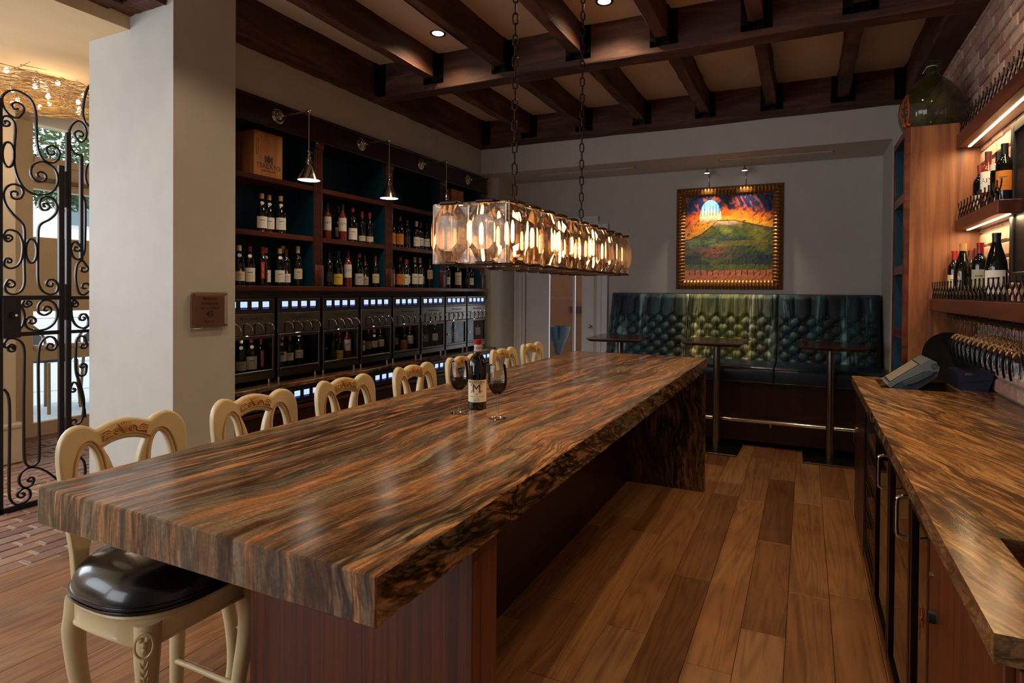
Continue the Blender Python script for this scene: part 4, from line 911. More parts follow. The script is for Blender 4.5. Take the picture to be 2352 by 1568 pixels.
def wine_glass_table(x, y, lab):
    t = thing('wine_glass', lab, 'glass', (x, y, TZ), 0, 'glasses of red wine on the table')
    MB().lathe([(0, .001), (.033, .001), (.035, .003), (.020, .006), (.008, .012), (.0042, .025), (.0038, .085), (.006, .094), (.022, .104), (.034, .122), (.0385, .145), (.037, .175), (.0325, .207), (.031, .215)], 36).build('bowl_and_stem', M['glass'], t, 60)
    MB().lathe([(0, .098), (.012, .100), (.024, .108), (.0335, .1235), (.0372, .143), (.0374, .146), (0, .146)], 32).build('wine', M['wine'], t, 60)
wine_glass_table(-1.300, 2.025, 'glass of red wine to the left of the bottle')
wine_glass_table(-1.112, 2.010, 'glass of red wine to the right of the bottle')

# ---- rectangular crystal chandelier on two chains
CX, CY, CW, CL, CZ0, CZ1 = -1.215, 2.77, .335, 1.62, 1.645, 1.885
t = NT('amber_crystal'); gl = t.n('ShaderNodeBsdfGlass'); gl.inputs['Color'].default_value = (1, .88, .76, 1); gl.inputs['Roughness'].default_value = .0; gl.inputs['IOR'].default_value = 1.5
tp = t.n('ShaderNodeBsdfTransparent'); tp.inputs[0].default_value = (1, .90, .80, 1); mx = t.n('ShaderNodeMixShader'); mx.inputs[0].default_value = .30
t.l(gl.outputs[0], mx.inputs[1]); t.l(tp.outputs[0], mx.inputs[2]); t.l(mx.outputs[0], t.out.inputs[0]); M['crystal'] = t.m
cd_ = thing('crystal_chandelier', 'long rectangular amber crystal chandelier hanging over the table', 'chandelier', (CX, CY, CZ0))
def crystal_mesh(w_, h_):
    a, b = w_/2, h_/2; tk = .040
    mb = MB(); i0, i1 = .030, .042
    outer = [(-a, -b), (a, -b), (a, b), (-a, b)]
    oc = [(-a+i0*1.5, -b+.004), (a-i0*1.5, -b+.004), (a-.004, -b+i1*1.4), (a-.004, b-i1*1.4), (a-i0*1.5, b-.004), (-a+i0*1.5, b-.004), (-a+.004, b-i1*1.4), (-a+.004, -b+i1*1.4)]
    inn = [(-a+i0*1.9, -b+i1*1.25), (a-i0*1.9, -b+i1*1.25), (a-i0*1.05, -b+i1*1.9), (a-i0*1.05, b-i1*1.9), (a-i0*1.9, b-i1*1.25), (-a+i0*1.9, b-i1*1.25), (-a+i0*1.05, b-i1*1.9), (-a+i0*1.05, -b+i1*1.9)]
    v = [(x, 0, z) for x, z in outer]+[(x, -.010, z) for x, z in outer]+[(x, -.012, z) for x, z in oc]+[(x, -tk, z) for x, z in inn]
    f = [(0, 1, 2, 3), tuple(range(16, 24))]
    for i in range(4): f.append((i, (i+1) % 4, 4+(i+1) % 4, 4+i))
    for i in range(8): f.append((8+i, 8+(i+1) % 8, 16+(i+1) % 8, 16+i))
    f += [(4, 5, 9, 8), (5, 10, 9), (5, 6, 11, 10), (6, 12, 11), (6, 7, 13, 12), (7, 14, 13), (7, 4, 15, 14), (4, 8, 15)]
    return mb.add(v, f).mesh('crystal')
h = CZ1-CZ0
m_end = crystal_mesh(CW/2-.006, h); m_side = crystal_mesh(CL/11-.006, h)
for m_ in (m_end, m_side): m_.materials.append(M['crystal'])
for sy, rot in ((-1, 0), (1, PI)):
    for k in (-1, 1):
        o = link('crystal', m_end, cd_); o.location = (k*CW/4, sy*CL/2, h/2); o.rotation_euler = (0, 0, rot)
for sx, rot in ((1, PI/2), (-1, -PI/2)):
    for k in range(11):
        o = link('crystal', m_side, cd_); o.location = (sx*CW/2, -CL/2+(k+.5)*CL/11, h/2); o.rotation_euler = (0, 0, rot)
fr = MB()
for z in (-.004, h-.004):
    for sx in (-1, 1): fr.cbox(sx*(CW/2-.012)-.008, sx*(CW/2-.012)+.008, -CL/2+.01, CL/2-.01, z, z+.010, .002)
    for sy in (-1, 1): fr.cbox(-CW/2+.01, CW/2-.01, sy*(CL/2-.012)-.008, sy*(CL/2-.012)+.008, z, z+.010, .002)
for k in range(1, 11, 2): fr.cbox(-CW/2+.02, CW/2-.02, -CL/2+k*CL/11-.006, -CL/2+k*CL/11+.006, -.004, .006, .002)
fr.cbox(-.012, .012, -CL/2+.02, CL/2-.02, h-.002, h+.010, .002)
fr.build('frame', M['bronze'], cd_)
cms = MB().cbox(-.030, .030, -.024, .010, -.0065, .0065, .004).mesh('clamp'); cme = MB().cbox(-.042, .042, -.024, .010, -.0065, .0065, .004).mesh('clamp')
for m_ in (cms, cme): m_.materials.append(M['bronze'])
for z in (0, h):
    for sx, rot in ((1, PI/2), (-1, -PI/2)):
        for k in range(11):
            o = link('clamp', cms, cd_); o.location = (sx*(CW/2+.006), -CL/2+(k+.5)*CL/11, z); o.rotation_euler = (0, 0, rot)
    for sy, rot in ((-1, 0), (1, PI)):
        for k in (-1, 1):
            o = link('clamp', cme, cd_); o.location = (k*CW/4, sy*(CL/2+.006), z); o.rotation_euler = (0, 0, rot)
for k in range(13):
    yc = -CL/2+.09+k*(CL-.18)/12; xc = .055*(1 if k % 2 else -1)
    so = MB().cyl((xc, yc, h-.004), (xc, yc, h-.055), .014, n=12).build('lamp_socket', M['bronze'], cd_, 40)
    MB().lathe([(0, h-.150), (.004, h-.148), (.0075, h-.138), (.0075, h-.078), (.004, h-.06), (0, h-.055)], 12, (xc, yc, 0)).build('bulb', M['bulb'], cd_, 60)
lk_ = MB(); 
def chain_link(L=.058, W=.030, r=.0042):
    pts = []
    for i in range(24):
        a = 2*PI*i/24; x = (W/2-r)*math.cos(a); z = (W/2-r)*math.sin(a)+(L/2-W/2)*(1 if math.sin(a) > 0 else -1)
        pts.append((x, 0, z))
    return MB().tube(pts, r, 7, True).mesh('chain_link', 60)
lm = chain_link(); lm.materials.append(M['bronze'])
for yc, lab in ((-.43, 'near'), (.43, 'far')):
    hk = MB().cbox(-.012, .012, yc-.012, yc+.012, h+.008, h+.03).cbox(-.008, .008, yc-.004, yc+.004, h+.03, h+.048).build('chain_mount', M['bronze'], cd_)
    zc = h+.062; k = 0
    while zc < 3.58-CZ0:
        o = link('chain_link', lm, cd_); o.location = (0, yc, zc); o.rotation_euler = (0, 0, (.5 if k % 2 else .5+PI/2)); zc += .0485; k += 1
    MB().cyl((0, yc, 3.575-CZ0), (0, yc, 3.598-CZ0), .055, .06, n=20).build('ceiling_rose', M['bronze'], cd_, 40)
# ================================================================== BACK WALL: BANQUETTE, TABLES, PAINTING
t = NT('watercolour_velvet').set(Roughness=.7, Sheen_Weight=.08)
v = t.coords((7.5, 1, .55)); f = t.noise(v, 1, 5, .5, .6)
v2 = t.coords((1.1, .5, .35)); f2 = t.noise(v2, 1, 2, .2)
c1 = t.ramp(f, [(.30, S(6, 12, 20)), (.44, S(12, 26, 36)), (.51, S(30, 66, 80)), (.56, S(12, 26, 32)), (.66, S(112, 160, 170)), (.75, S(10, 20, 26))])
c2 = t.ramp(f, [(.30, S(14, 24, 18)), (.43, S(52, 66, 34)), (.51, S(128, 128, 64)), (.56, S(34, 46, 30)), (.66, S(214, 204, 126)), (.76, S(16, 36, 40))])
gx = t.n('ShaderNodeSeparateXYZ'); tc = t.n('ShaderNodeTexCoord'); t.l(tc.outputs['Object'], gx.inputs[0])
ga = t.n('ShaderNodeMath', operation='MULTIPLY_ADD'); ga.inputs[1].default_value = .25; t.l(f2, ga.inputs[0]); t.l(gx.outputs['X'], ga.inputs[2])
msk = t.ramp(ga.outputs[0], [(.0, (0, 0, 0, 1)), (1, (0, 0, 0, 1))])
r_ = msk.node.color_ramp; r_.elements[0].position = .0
# map x (local, origin at the middle section centre) to paler yellow-green round the centre: fabric pattern plus painted-in picture-light glow
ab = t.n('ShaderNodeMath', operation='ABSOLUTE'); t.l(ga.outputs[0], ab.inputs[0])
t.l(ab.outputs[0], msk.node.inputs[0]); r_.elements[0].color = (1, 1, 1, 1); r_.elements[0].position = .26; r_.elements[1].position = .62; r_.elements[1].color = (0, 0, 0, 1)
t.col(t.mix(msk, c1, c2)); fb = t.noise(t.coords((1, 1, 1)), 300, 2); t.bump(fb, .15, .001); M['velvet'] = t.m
BX = (-2.19, -1.245, -.275, .700)
bq = thing('banquette', 'deep-buttoned teal and olive velvet banquette along the back wall', 'banquette', (-.76, 6.7, 0))
bo = Vector((-.76, 6.7, 0))
def Q(mb, name, mat, smooth=None, par=None): mb.v = [(a-bo.x, b-bo.y, c-bo.z) for a, b, c in mb.v]; return mb.build(name, mat, par or bq, smooth)
Z0, Z1 = .80, 1.535
BUT = MB().sphere((0, 0, 0), .010, 8, 5).mesh('button', 60); BUT.materials.append(M['velvet'])
for k in range(3):
    x0, x1 = BX[k]+.004, BX[k+1]-.004; nx, nz = 84, 66; mb = MB(); pw, ph = (x1-x0)/6, .070
    btn = []
    for r in range(10):
        for c in range(7):
            bx = x0+pw*(c+.5*(r % 2)); bz = Z0+.06+ph*r
            if x0+.02 < bx < x1-.02 and r < 7: btn.append((bx, bz))
    for j in range(nz+1):
        for i in range(nx+1):
            u, w_ = i/nx, j/nz; X = x0+(x1-x0)*u; Z = Z0+(Z1-Z0)*w_
            edge = min(1, min(u, 1-u)*nx/5)*min(1, (1-w_)*nz/6)
            d1 = sorted(math.hypot((X-bx)*1.0, (Z-bz)*1.15) for bx, bz in btn)
            pit = math.exp(-(d1[0]/.022)**2)*.022
            # diagonal pleats between buttons, vertical channels above the last row
            a = (X-x0)/pw*2*PI; b = (Z-Z0-.06)/ph*PI
            if Z > Z0+.06+ph*6: ple = .050*abs(math.sin(a/2))**.5*.9
            else: ple = .050*(abs(math.sin((a+b)/2))*abs(math.sin((a-b)/2)))**.5
            lean = 6.62+.24*(Z-Z0)/(Z1-Z0)
            y = lean-(.016+ple-pit)*(.35+.65*edge)+.035*(1-edge)**2
            mb.v.append((X, y, Z-.02*(1-min(1, (1-w_)*nz/6))**2))
    W_ = nx+1
    for j in range(nz):
        for i in range(nx): mb.f.append((j*W_+i, j*W_+i+1, (j+1)*W_+i+1, (j+1)*W_+i))
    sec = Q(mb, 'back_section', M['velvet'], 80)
    for bx, bz in btn:
        o = link('button', BUT, sec); o.location = (bx-bo.x, 6.62+.24*(bz-Z0)/(Z1-Z0)-.006-bo.y, bz)
Q(MB().prism([(6.655, .6), (7.04, .6), (7.04, 1.52), (6.895, 1.52)], lambda a, b, c: (c, a, b), BX[0], BX[3]), 'back_frame', M['walnut_dark'])
cs = [BX[0], -1.245, -.275, .700]
for k in range(3):
    x0, x1 = cs[k]+.006, cs[k+1]-.006; mb = MB(); n = 20
    prf = [(6.66, .645), (6.03, .645), (6.005, .655), (6.0, .675), (6.0, .765), (6.008, .79), (6.03, .803), (6.08, .810), (6.66, .815)]
    mb.prism(prf, lambda a, b, c: (c, a, b), x0+.012, x1-.012)
    for e, s in ((x0, 1), (x1, -1)):
        mb.prism([(a+(.012 if a < 6.05 else 0), b*.97+.02) for a, b in prf], lambda a, b, c: (c, a, b), e, e+s*.013)
    cu_ = Q(mb, 'seat_cushion', M['leather_blue'], 50)
    Q(MB().tube([(x0, 6.006, .79), (x1, 6.006, .79)], .006, 6).tube([(x0, 6.006, .655), (x1, 6.006, .655)], .005, 6), 'piping', M['leather_blue'], 60, cu_)
Q(MB().cbox(BX[0], BX[3], 6.06, 6.90, .06, .645, .003), 'base', M['walnut_dark'])
for xx in (-1.245, -.275): Q(MB().box(xx-.003, xx+.003, 6.055, 6.062, .08, .62), 'panel_gap', M['black'])
ft = thing('foot_rail', 'polished tube foot rail in front of the banquette base', 'rail', (-.76, 5.96, 0))
MB().cyl((-1.45, 0, .285), (1.30, 0, .285), .021).build('tube', M['nickel'], ft, 40)
for xx in (-1.2, 0, 1.15): MB().cyl((xx, 0, .285), (xx, .11, .285), .013).build('bracket', M['nickel'], ft, 40)
def key(mb, p, ax=(1, 0, 0), s=1.0):
    p = Vector(p); a = Vector(ax)
    mb.cyl(p-a.cross(Vector((0, 0, 1)))*.001, p+a.cross(Vector((0, 0, 1)))*.001, .011*s, n=14)
    d = a.cross(Vector((0, 0, 1)))*.001
    q = [p+a*.004*s+Vector((0, 0, -.008*s)), p-a*.004*s+Vector((0, 0, -.008*s)), p-a*.004*s+Vector((0, 0, -.036*s)), p+a*.001*s+Vector((0, 0, -.040*s)), p+a*.006*s+Vector((0, 0, -.030*s))]
    mb.add([v-d for v in q]+[v+d for v in q], [(0, 1, 2, 3, 4), (9, 8, 7, 6, 5)]+[(i, (i+1) % 5, 5+(i+1) % 5, 5+i) for i in range(5)])
k_ = thing('lock_with_key', 'small key hanging from the banquette base lock behind the rail', 'key', (-.30, 6.05, .26))
MB().cyl((0, .01, .02), (0, -.01, .02), .012, n=14).build('lock', M['nickel'], k_, 40); mb = MB(); key(mb, (0, -.012, -.01)); mb.build('key', M['nickel'], k_)

def pedestal(x, y, lab, rz):
    t = thing('pedestal_table', lab, 'table', (x, y, 0), rz, 'tall pedestal tables by the banquette')
    w_, d_ = .275, .33
    tp = MB(); n = 5
    for i in range(n):
        a, b = -w_+2*w_*i/n, -w_+2*w_*(i+1)/n
        o = MB().add([(a, -d_, 1.066), (b, -d_, 1.066), (b, d_, 1.066), (a, d_, 1.066), (max(a, -w_+.035), -d_+.035, 1.03), (min(b, w_-.035), -d_+.035, 1.03), (min(b, w_-.035), d_-.035, 1.03), (max(a, -w_+.035), d_-.035, 1.03),
                      (a, -d_, 1.055), (b, -d_, 1.055), (b, d_, 1.055), (a, d_, 1.055)], [(0, 1, 2, 3), (7, 6, 5, 4), (0, 8, 9, 1), (1, 9, 10, 2), (2, 10, 11, 3), (3, 11, 8, 0), (8, 4, 5, 9), (9, 5, 6, 10), (10, 6, 7, 11), (11, 7, 4, 8)]).build('plank', M['walnut_end'], t)
    MB().cyl((0, 0, .012), (0, 0, 1.03), .034, n=28).build('column', M['steel'], t, 40)
    MB().cbox(-.12, .12, -.12, .12, 1.022, 1.031).build('mounting_plate', M['black'], t)
    MB().cbox(-.225, .225, -.225, .225, 0, .014, .003).build('base_plate', M['steel_dark'], t)
pedestal(-1.765, 5.83, 'tall pedestal table in front of the left end of the banquette', .06)
pedestal(-.79, 5.86, 'tall pedestal table in front of the middle of the banquette', -.03)
pedestal(.215, 5.92, 'tall pedestal table in front of the right end of the banquette', .02)

# ---- painting in a ribbed gilt frame
PX0, PX1, PZ0, PZ1, PY = -1.435, -.243, 1.570, 2.775, 7.05
pt = thing('framed_painting', 'vivid landscape painting in a ribbed gold frame above the banquette', 'painting', ((PX0+PX1)/2, PY, PZ0))
W2, HH = (PX1-PX0)/2, PZ1-PZ0; FW = .105
M['gilt'] = plain('antique_gilt', S(150, 98, 48), .35, .6)
def side_frame(L, n, place):
    mb = MB()
    for i in range(n):
        a, b = i*L/n, (i+1)*L/n; m = 6
        for j in range(m):
            u0, u1 = a+(b-a)*j/m, a+(b-a)*(j+1)/m
            h0 = .010*math.sin(PI*(j/m)); h1 = .010*math.sin(PI*(j+1)/m)
            for q in range(5):
                w0, w1 = q/5, (q+1)/5; pr_ = lambda w_: .018+.030*math.sin(PI*min(1, w_*.95+.02))**.7
                def P(u, hh, w_): 
                    uu = min(max(u, FW*w_), L-FW*w_); return place(uu, w_*FW, pr_(w_)+hh)
                mb.add([P(u0, h0, w0), P(u1, h1, w0), P(u1, h1, w1), P(u0, h0, w1)], [(0, 1, 2, 3)])
    return mb
side_frame(2*W2, 30, lambda u, w_, d: (-W2+u, -d, w_)).build('frame_rail', M['gilt'], pt, 35)
side_frame(2*W2, 30, lambda u, w_, d: (-W2+u, -d, HH-w_)).build('frame_rail', M['gilt'], pt, 35)
side_frame(HH, 30, lambda u, w_, d: (-W2+w_, -d, u)).build('frame_rail', M['gilt'], pt, 35)
side_frame(HH, 30, lambda u, w_, d: (W2-w_, -d, u)).build('frame_rail', M['gilt'], pt, 35)
MB().cbox(-W2, W2, -.02, 0, 0, HH, .003).build('backing', M['walnut_dark'], pt)
# canvas: a painted hill under a night sky, colours computed stroke by stroke
N_ = 170; rr = random.Random(2)
def vn(x, y, s):        # value noise
    def h_(i, j): return ((math.sin(i*127.1+j*311.7+s*17.3)*43758.5453) % 1)
    i, j = math.floor(x), math.floor(y); u, w_ = x-i, y-j; u = u*u*(3-2*u); w_ = w_*w_*(3-2*w_)
    return (h_(i, j)*(1-u)+h_(i+1, j)*u)*(1-w_)+(h_(i, j+1)*(1-u)+h_(i+1, j+1)*u)*w_
def fb_(x, y, s): return .55*vn(x, y, s)+.3*vn(x*2.1, y*2.1, s+1)+.15*vn(x*4.3, y*4.3, s+2)
def lerp(a, b, k): k = max(0, min(1, k)); return tuple(a[i]*(1-k)+b[i]*k for i in range(3))
def art(u, v_):          # u right, v up, 0..1
    n1 = fb_(u*9+v_*3, v_*9, 1); n2 = fb_(u*26, v_*26, 5); n3 = fb_(u*8, v_*22, 9)
    hill = .49+.245*math.exp(-((u-.50)/.20)**2)*(1 if u < .5 else 1)-.02+.02*math.sin(u*9)
    hill = .49+(.22*min(1, max(0, (u-.02)/.36))**1.6 if u < .38 else .22-.0*(u) if u < .56 else .22-.10*min(1, (u-.56)/.4))
    if v_ > hill:
        k = (v_-hill)/(1-hill)
        c = lerp((.95, .62, .12), (.85, .28, .06), k*1.6+n1*.6-.3)
        edge = .42+.30*(n1-.5)*2+(.10 if u < .5 else -.12*math.sin((u-.5)*6))
        c = lerp(c, lerp((.03, .05, .16), (.10, .10, .30), n2), (k-edge)*5)
        if k > .15 and fb_(u*30+v_*14, v_*9, 21) > .60: c = lerp(c, (.80, .30, .08), .6)
        if fb_(u*22-v_*22, v_*14+u*9, 31) > .63: c = lerp(c, (.05, .06, .16), .55)
        d = math.hypot((u-.30)/.125, (v_-.74)/.21)
        if d < 1.0 and v_ > .66:
            c = lerp(lerp(c, (.93, .80, .62), min(1, (v_-.66)*14)), (.42, .66, .84), (v_-.78)*9+n2*.5)
            if (u*30+.4*n1) % 1 < .13 and v_ > .76: c = lerp(c, (.06, .10, .25), .7)
        elif .2 < u < .42 and (u*30+.4*n1) % 1 < .10 and v_ < .74: c = lerp(c, (.14, .10, .12), .55)
    else:
        dep = hill-v_
        c = lerp((.24, .30, .10), (.52, .50, .18), n1*1.7-.35)
        c = lerp(c, (.20, .26, .26), (n3-.46)*3.5)
        c = lerp(c, (.62, .36, .16), max(0, .55-dep*7)*n2*1.6)
        if .33 < u < .66: c = lerp(c, lerp((.95, .86, .66), (.66, .46, .30), n2*.9+dep*6), max(0, min(1, 1.6-dep*18-abs(u-.47)*4+n2*.5)))
        if u < .36 and .34 < v_ < .5: c = lerp(c, (.55, .66, .56), .6*n2)
        if .40 < v_ < .47 and u > .40: c = lerp(c, lerp((.46, .50, .16), (.66, .40, .14), n2), .6)
        if .26 < v_ < .40: c = lerp(c, lerp((.72, .36, .20), (.24, .22, .30), n2*1.3-.15), .9*max(0, 1-abs(u-.32)/.42)*(.5+n3))
        if .15 < v_ < .30 and (u > .55 or u < .2): c = lerp(c, (.13, .17, .22), .8*n1*1.5)
        if abs(fb_(u*9+v_*4, v_*24, 41)-.5) < .018: c = lerp(c, (.09, .09, .07), .5)
        if dep < .012: c = lerp(c, (.10, .08, .06), .6)
        if v_ < .115+.02*n1:
            c = lerp((.93, .54, .32), (.80, .38, .20), n2)
            if v_ > .06 and (u*15+.3*n1) % 1 < .16: c = lerp(c, (.14, .10, .08), .8)
        elif v_ < .19: c = lerp(c, (.50, .48, .18), .65*n2+.2)
    return c
mb = MB(); cols = []
x0, x1, z0, z1 = -W2+FW-.004, W2-FW+.004, FW-.004, HH-FW+.004
for j in range(N_+1):
    for i in range(N_+1):
        u, w_ = i/N_, j/N_; c = art(u, w_); cols.append(c)
        mb.v.append((x0+(x1-x0)*u, -.024-.004*fb_(u*40, w_*40, 3), z0+(z1-z0)*w_))
for j in range(N_):
    for i in range(N_): mb.f.append((j*(N_+1)+i, j*(N_+1)+i+1, (j+1)*(N_+1)+i+1, (j+1)*(N_+1)+i))
me = mb.mesh('canvas', 80); at_ = me.color_attributes.new('paint', 'FLOAT_COLOR', 'POINT')
at_.data.foreach_set('color', [x for c in cols for x in (*[max(0, q)**2.2 for q in c], 1.0)])
t = NT('oil_paint').set(Roughness=.4); an = t.n('ShaderNodeAttribute', attribute_name='paint'); t.col(an.outputs['Color']); nn = t.noise(t.coords((1, 1, 1)), 120, 3); t.bump(nn, .3, .003)
link('canvas', me, pt, t.m)
def picture_light(x, i):
    t = thing('picture_light', f'tiny gooseneck picture light, {"left" if i == 0 else "right"} one above the painting', 'lamp', (x, PY, PZ1), 0, 'picture lights')
    MB().box(-.012, .012, -.02, 0, -.03, .0).build('mount', M['nickel'], t)
    MB().tube(catmull([(0, -.012, -.01), (0, -.02, .12), (.0, -.08, .19), (-.0, -.14, .195), (0, -.17, .17)], 5), .0045, 8).build('gooseneck', M['nickel'], t, 60)
    MB().lathe([(.010, .022), (.014, .012), (.034, -.018), (.032, -.018), (.012, .010)], 24, (0, -.175, .155)).cyl((0, -.175, .17), (0, -.175, .20), .010, n=12).build('shade', M['nickel'], t, 40)
    MB().lathe([(0, -.014), (.029, -.016)], 20, (0, -.175, .155)).build('lens', M['bulb_white'], t)
    l = bpy.data.lights.new('picture_spot', 'SPOT'); l.energy = 60; l.color = (1, .86, .62); l.spot_size = math.radians(74); l.spot_blend = .9; l.shadow_soft_size = .02
    lo = bpy.data.objects.new('picture_spot', l); COL.objects.link(lo); lo.parent = t; lo.location = (0, -.178, .13); lo.rotation_euler = (math.radians(5), 0, 0)
picture_light(-1.06, 0); picture_light(-.645, 1)
# ================================================================== RIGHT: BAR COUNTER, CABINETS, SHELVES
bar_z = .98
ct = MB()
for x0, x1, y0, y1 in ((.29, .99, 1.635, 3.935), (.29, .415, 3.935, 4.415), (.415, .99, 4.335, 4.415), (.80, .99, 3.935, 4.335), (.29, .412, 1.171, 1.635), (.412, .99, 1.171, 1.25), (.78, .99, 1.25, 1.635)):
    ct.box(x0, x1, y0, y1, bar_z-.05, bar_z)
bm = bmesh.new(); me = ct.mesh('counter'); bm.from_mesh(me); bmesh.ops.remove_doubles(bm, verts=bm.verts, dist=.0001); bm.to_mesh(me); bm.free()
o = link('bar_counter', me, None, M['stone_bar']); tag(o, 'veined brown stone bar counter along the brick wall on the right', 'counter')
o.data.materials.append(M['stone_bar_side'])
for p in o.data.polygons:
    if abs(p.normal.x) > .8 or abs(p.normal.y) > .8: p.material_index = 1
sk = thing('bar_sink', 'copper-toned undermount sink set into the near end of the counter', 'sink', (.596, 1.4425, bar_z-.05))
cop = plain('copper', S(176, 112, 66), .3, .8)
MB().box(-.20, .20, -.205, .205, -.16, -.15).box(-.2, -.19, -.205, .205, -.16, 0).box(.19, .2, -.205, .205, -.16, 0).box(-.19, .19, -.205, -.195, -.16, 0).box(-.19, .19, .195, .205, -.16, 0).build('basin', cop, sk)
MB().cyl((0, 0, -.15), (0, 0, -.145), .04, n=20).build('drain', M['nickel'], sk, 40)
bc = thing('bar_cabinet', 'walnut back-bar cabinet with built-in glass-door wine fridges', 'cabinet', (.32, 1.2, 0))
def K(mb, name, mat, smooth=None, par=None): mb.v = [(a-.32, b-1.2, c) for a, b, c in mb.v]; return mb.build(name, mat, par or bc, smooth)
K(MB().box(.38, .98, 1.66, 3.93, .10, .925).box(.38, .98, 3.93, 4.41, .10, .925).box(.38, .98, 1.21, 1.66, .10, .74), 'carcass', M['black'])
K(MB().box(.36, .98, 1.21, 4.41, 0, .10), 'plinth', M['black'])
K(MB().box(.325, .38, 1.85, 3.74, .895, .925), 'top_rail', M['walnut_dark'])
dfar = K(MB().cbox(.315, .38, 4.06, 4.41, .03, .92, .003), 'door', M['walnut_dark'])
K(MB().cbox(.315, .38, 3.75, 4.05, .03, .92, .003), 'door', M['walnut_dark'])
lkk = K(MB().cyl((.315, 4.26, .655), (.303, 4.26, .655), .013), 'lock', M['nickel'], 40, dfar); mb = MB(); key(mb, (.297, 4.26, .625), (0, 1, 0), 1.4); K(mb, 'key', plain('brass', S(170, 140, 80), .3, 1), None, dfar)
for i, (y0, y1) in enumerate(((3.20, 3.74), (2.70, 3.19), (2.18, 2.69), (1.86, 2.17))):
    if i == 0:
        d = K(MB().cbox(.318, .345, y0, y1, .03, .10).cbox(.318, .345, y0, y1, .87, .90).cbox(.318, .345, y0, y0+.03, .10, .87).cbox(.318, .345, y1-.03, y1, .10, .87), 'fridge_door', M['bronze'])
        for z in (.18, .36, .54, .72):
            K(MB().box(.33, .36, y0+.03, y1-.03, z, z+.03), 'rack_front', M['walnut_honey'], None, d)
        g_ = MB()
        for q in range(12): g_.box(.322, .324, y0+.03, y1-.03, .12+.06*q, .124+.06*q)
        for q in range(10): g_.box(.322, .324, y0+.05+.05*q, y0+.053+.05*q, .10, .87)
        K(g_, 'wire_grille', M['steel'], None, d)
    else:
        d = K(MB().cbox(.315, .345, y0, y1, .05, .10).cbox(.315, .345, y0, y1, .86, .895).cbox(.315, .345, y0, y0+.035, .10, .86).cbox(.315, .345, y1-.035, y1, .10, .86), 'fridge_door', M['bronze'])
        K(MB().box(.325, .33, y0+.035, y1-.035, .10, .86), 'pane', thin_glass('fridge_glass', (.32, .30, .28, 1), .03, .45), None, d)
        if i < 3:
            yh = y0+.018
            h_ = MB().tube(catmull([(.318, yh, .878), (.290, yh, .874), (.280, yh, .862), (.279, yh, .81), (.280, yh, .758), (.290, yh, .746), (.318, yh, .742)], 4), .007, 8)
            h_.cyl((.318, yh, .878), (.312, yh, .878), .012, n=14).cyl((.318, yh, .742), (.312, yh, .742), .012, n=14)
            K(h_, 'handle', M['nickel'], 60, d)
dn = K(MB().cbox(.313, .38, 1.21, 1.845, .03, .925, .003), 'door', M['walnut_stripe'])
K(MB().box(.308, .314, 1.82, 1.85, .885, .925), 'hinge', M['steel'], None, dn)
K(MB().cyl((.313, 1.80, .80), (.306, 1.80, .80), .007), 'screw', M['nickel'], 40, dn)
K(MB().cyl((.313, 1.765, .705), (.298, 1.765, .705), .016), 'lock', M['black'], 40, dn)
mb = MB(); key(mb, (.290, 1.78, .712), (0, 1, 0), 1.2); key(mb, (.286, 1.80, .668), (0, 1, 0), 1.2); mb.tube([(.288, 1.795+.012*math.cos(a), .690+.012*math.sin(a)) for a in [2*PI*i/16 for i in range(16)]], .0015, 6, True)
K(mb, 'keys', plain('copper_key', S(170, 96, 66), .3, 1), None, dn)
for x0, x1 in ((.39, .46), (.47, .70), (.71, .98)): K(MB().cbox(x0-.06, x1-.06 if x1 < .9 else x1, 1.19, 1.21, .03, .915, .003), 'end_panel', M['walnut_stripe'])

# ---- card terminal, printer box and a tray at the far end of the counter
M['pos'] = plain('grey_blue_plastic', S(98, 108, 112), .45); M['pos_dark'] = plain('slate_plastic', S(54, 68, 80), .5)
po = thing('payment_terminal', 'grey payment terminal with sloping screen sunk in the counter notch', 'terminal', (.56, 4.14, .93))
L3 = lambda a, b, c: (a-.56, c-4.14, b-.93)
o = MB().box(-.14, .24, -.20, .19, 0, .004).build('tray', M['black'], po)
MB().prism([(.450, .990), (.470, .972), (.50, 1.0), (.64, 1.082), (.71, 1.085), (.715, 1.11), (.70, 1.14), (.672, 1.152), (.655, 1.148)], L3, 4.0, 4.29).build('housing', M['pos'], po)
MB().prism([(.475, .965), (.60, .965), (.705, 1.055), (.712, 1.09), (.64, 1.086), (.50, 1.004)], L3, 4.005, 4.285).build('base', M['pos_dark'], po)
dx, dz = .205, .158; ux, uz = .205/.2588, .158/.2588
def scr(a, off): return (.450+ux*a-uz*off, .990+uz*a+ux*off)
MB().prism([scr(.02, .0), scr(.215, .0), scr(.215, .003), scr(.02, .003)], L3, 4.02, 4.27).build('bezel', M['black'], po)
MB().prism([scr(.027, .003), scr(.208, .003), scr(.208, .004), scr(.027, .004)], L3, 4.028, 4.262).build('screen', plain('dim_display', S(150, 138, 122), .25), po)
MB().prism([(.53, 1.012), (.60, 1.055), (.66, 1.088), (.685, 1.088), (.675, 1.07), (.60, 1.02), (.54, .995)], L3, 3.975, 4.0).build('card_reader', M['pos_dark'], po)
for r_ in (.006, .012, .018): MB().tube([((.692+r_*math.cos(a))-.56, 3.999-4.14, 1.115+r_*math.sin(a)-.93) for a in [2*PI*i/18 for i in range(18)]], .0012, 5, True).build('speaker_ring', M['black'], po)
bx = thing('receipt_printer', 'small navy printer box with grey tab on the counter by the bricks', 'printer', (.885, 4.07, bar_z))
nv = plain('navy_case', S(30, 36, 62), .5)
MB().prism([(-.065, 0), (.068, 0), (.092, .075), (.098, .12), (-.078, .105), (-.072, .04)], lambda a, b, c: (a, c, b), -.04, .22).build('case', nv, bx)
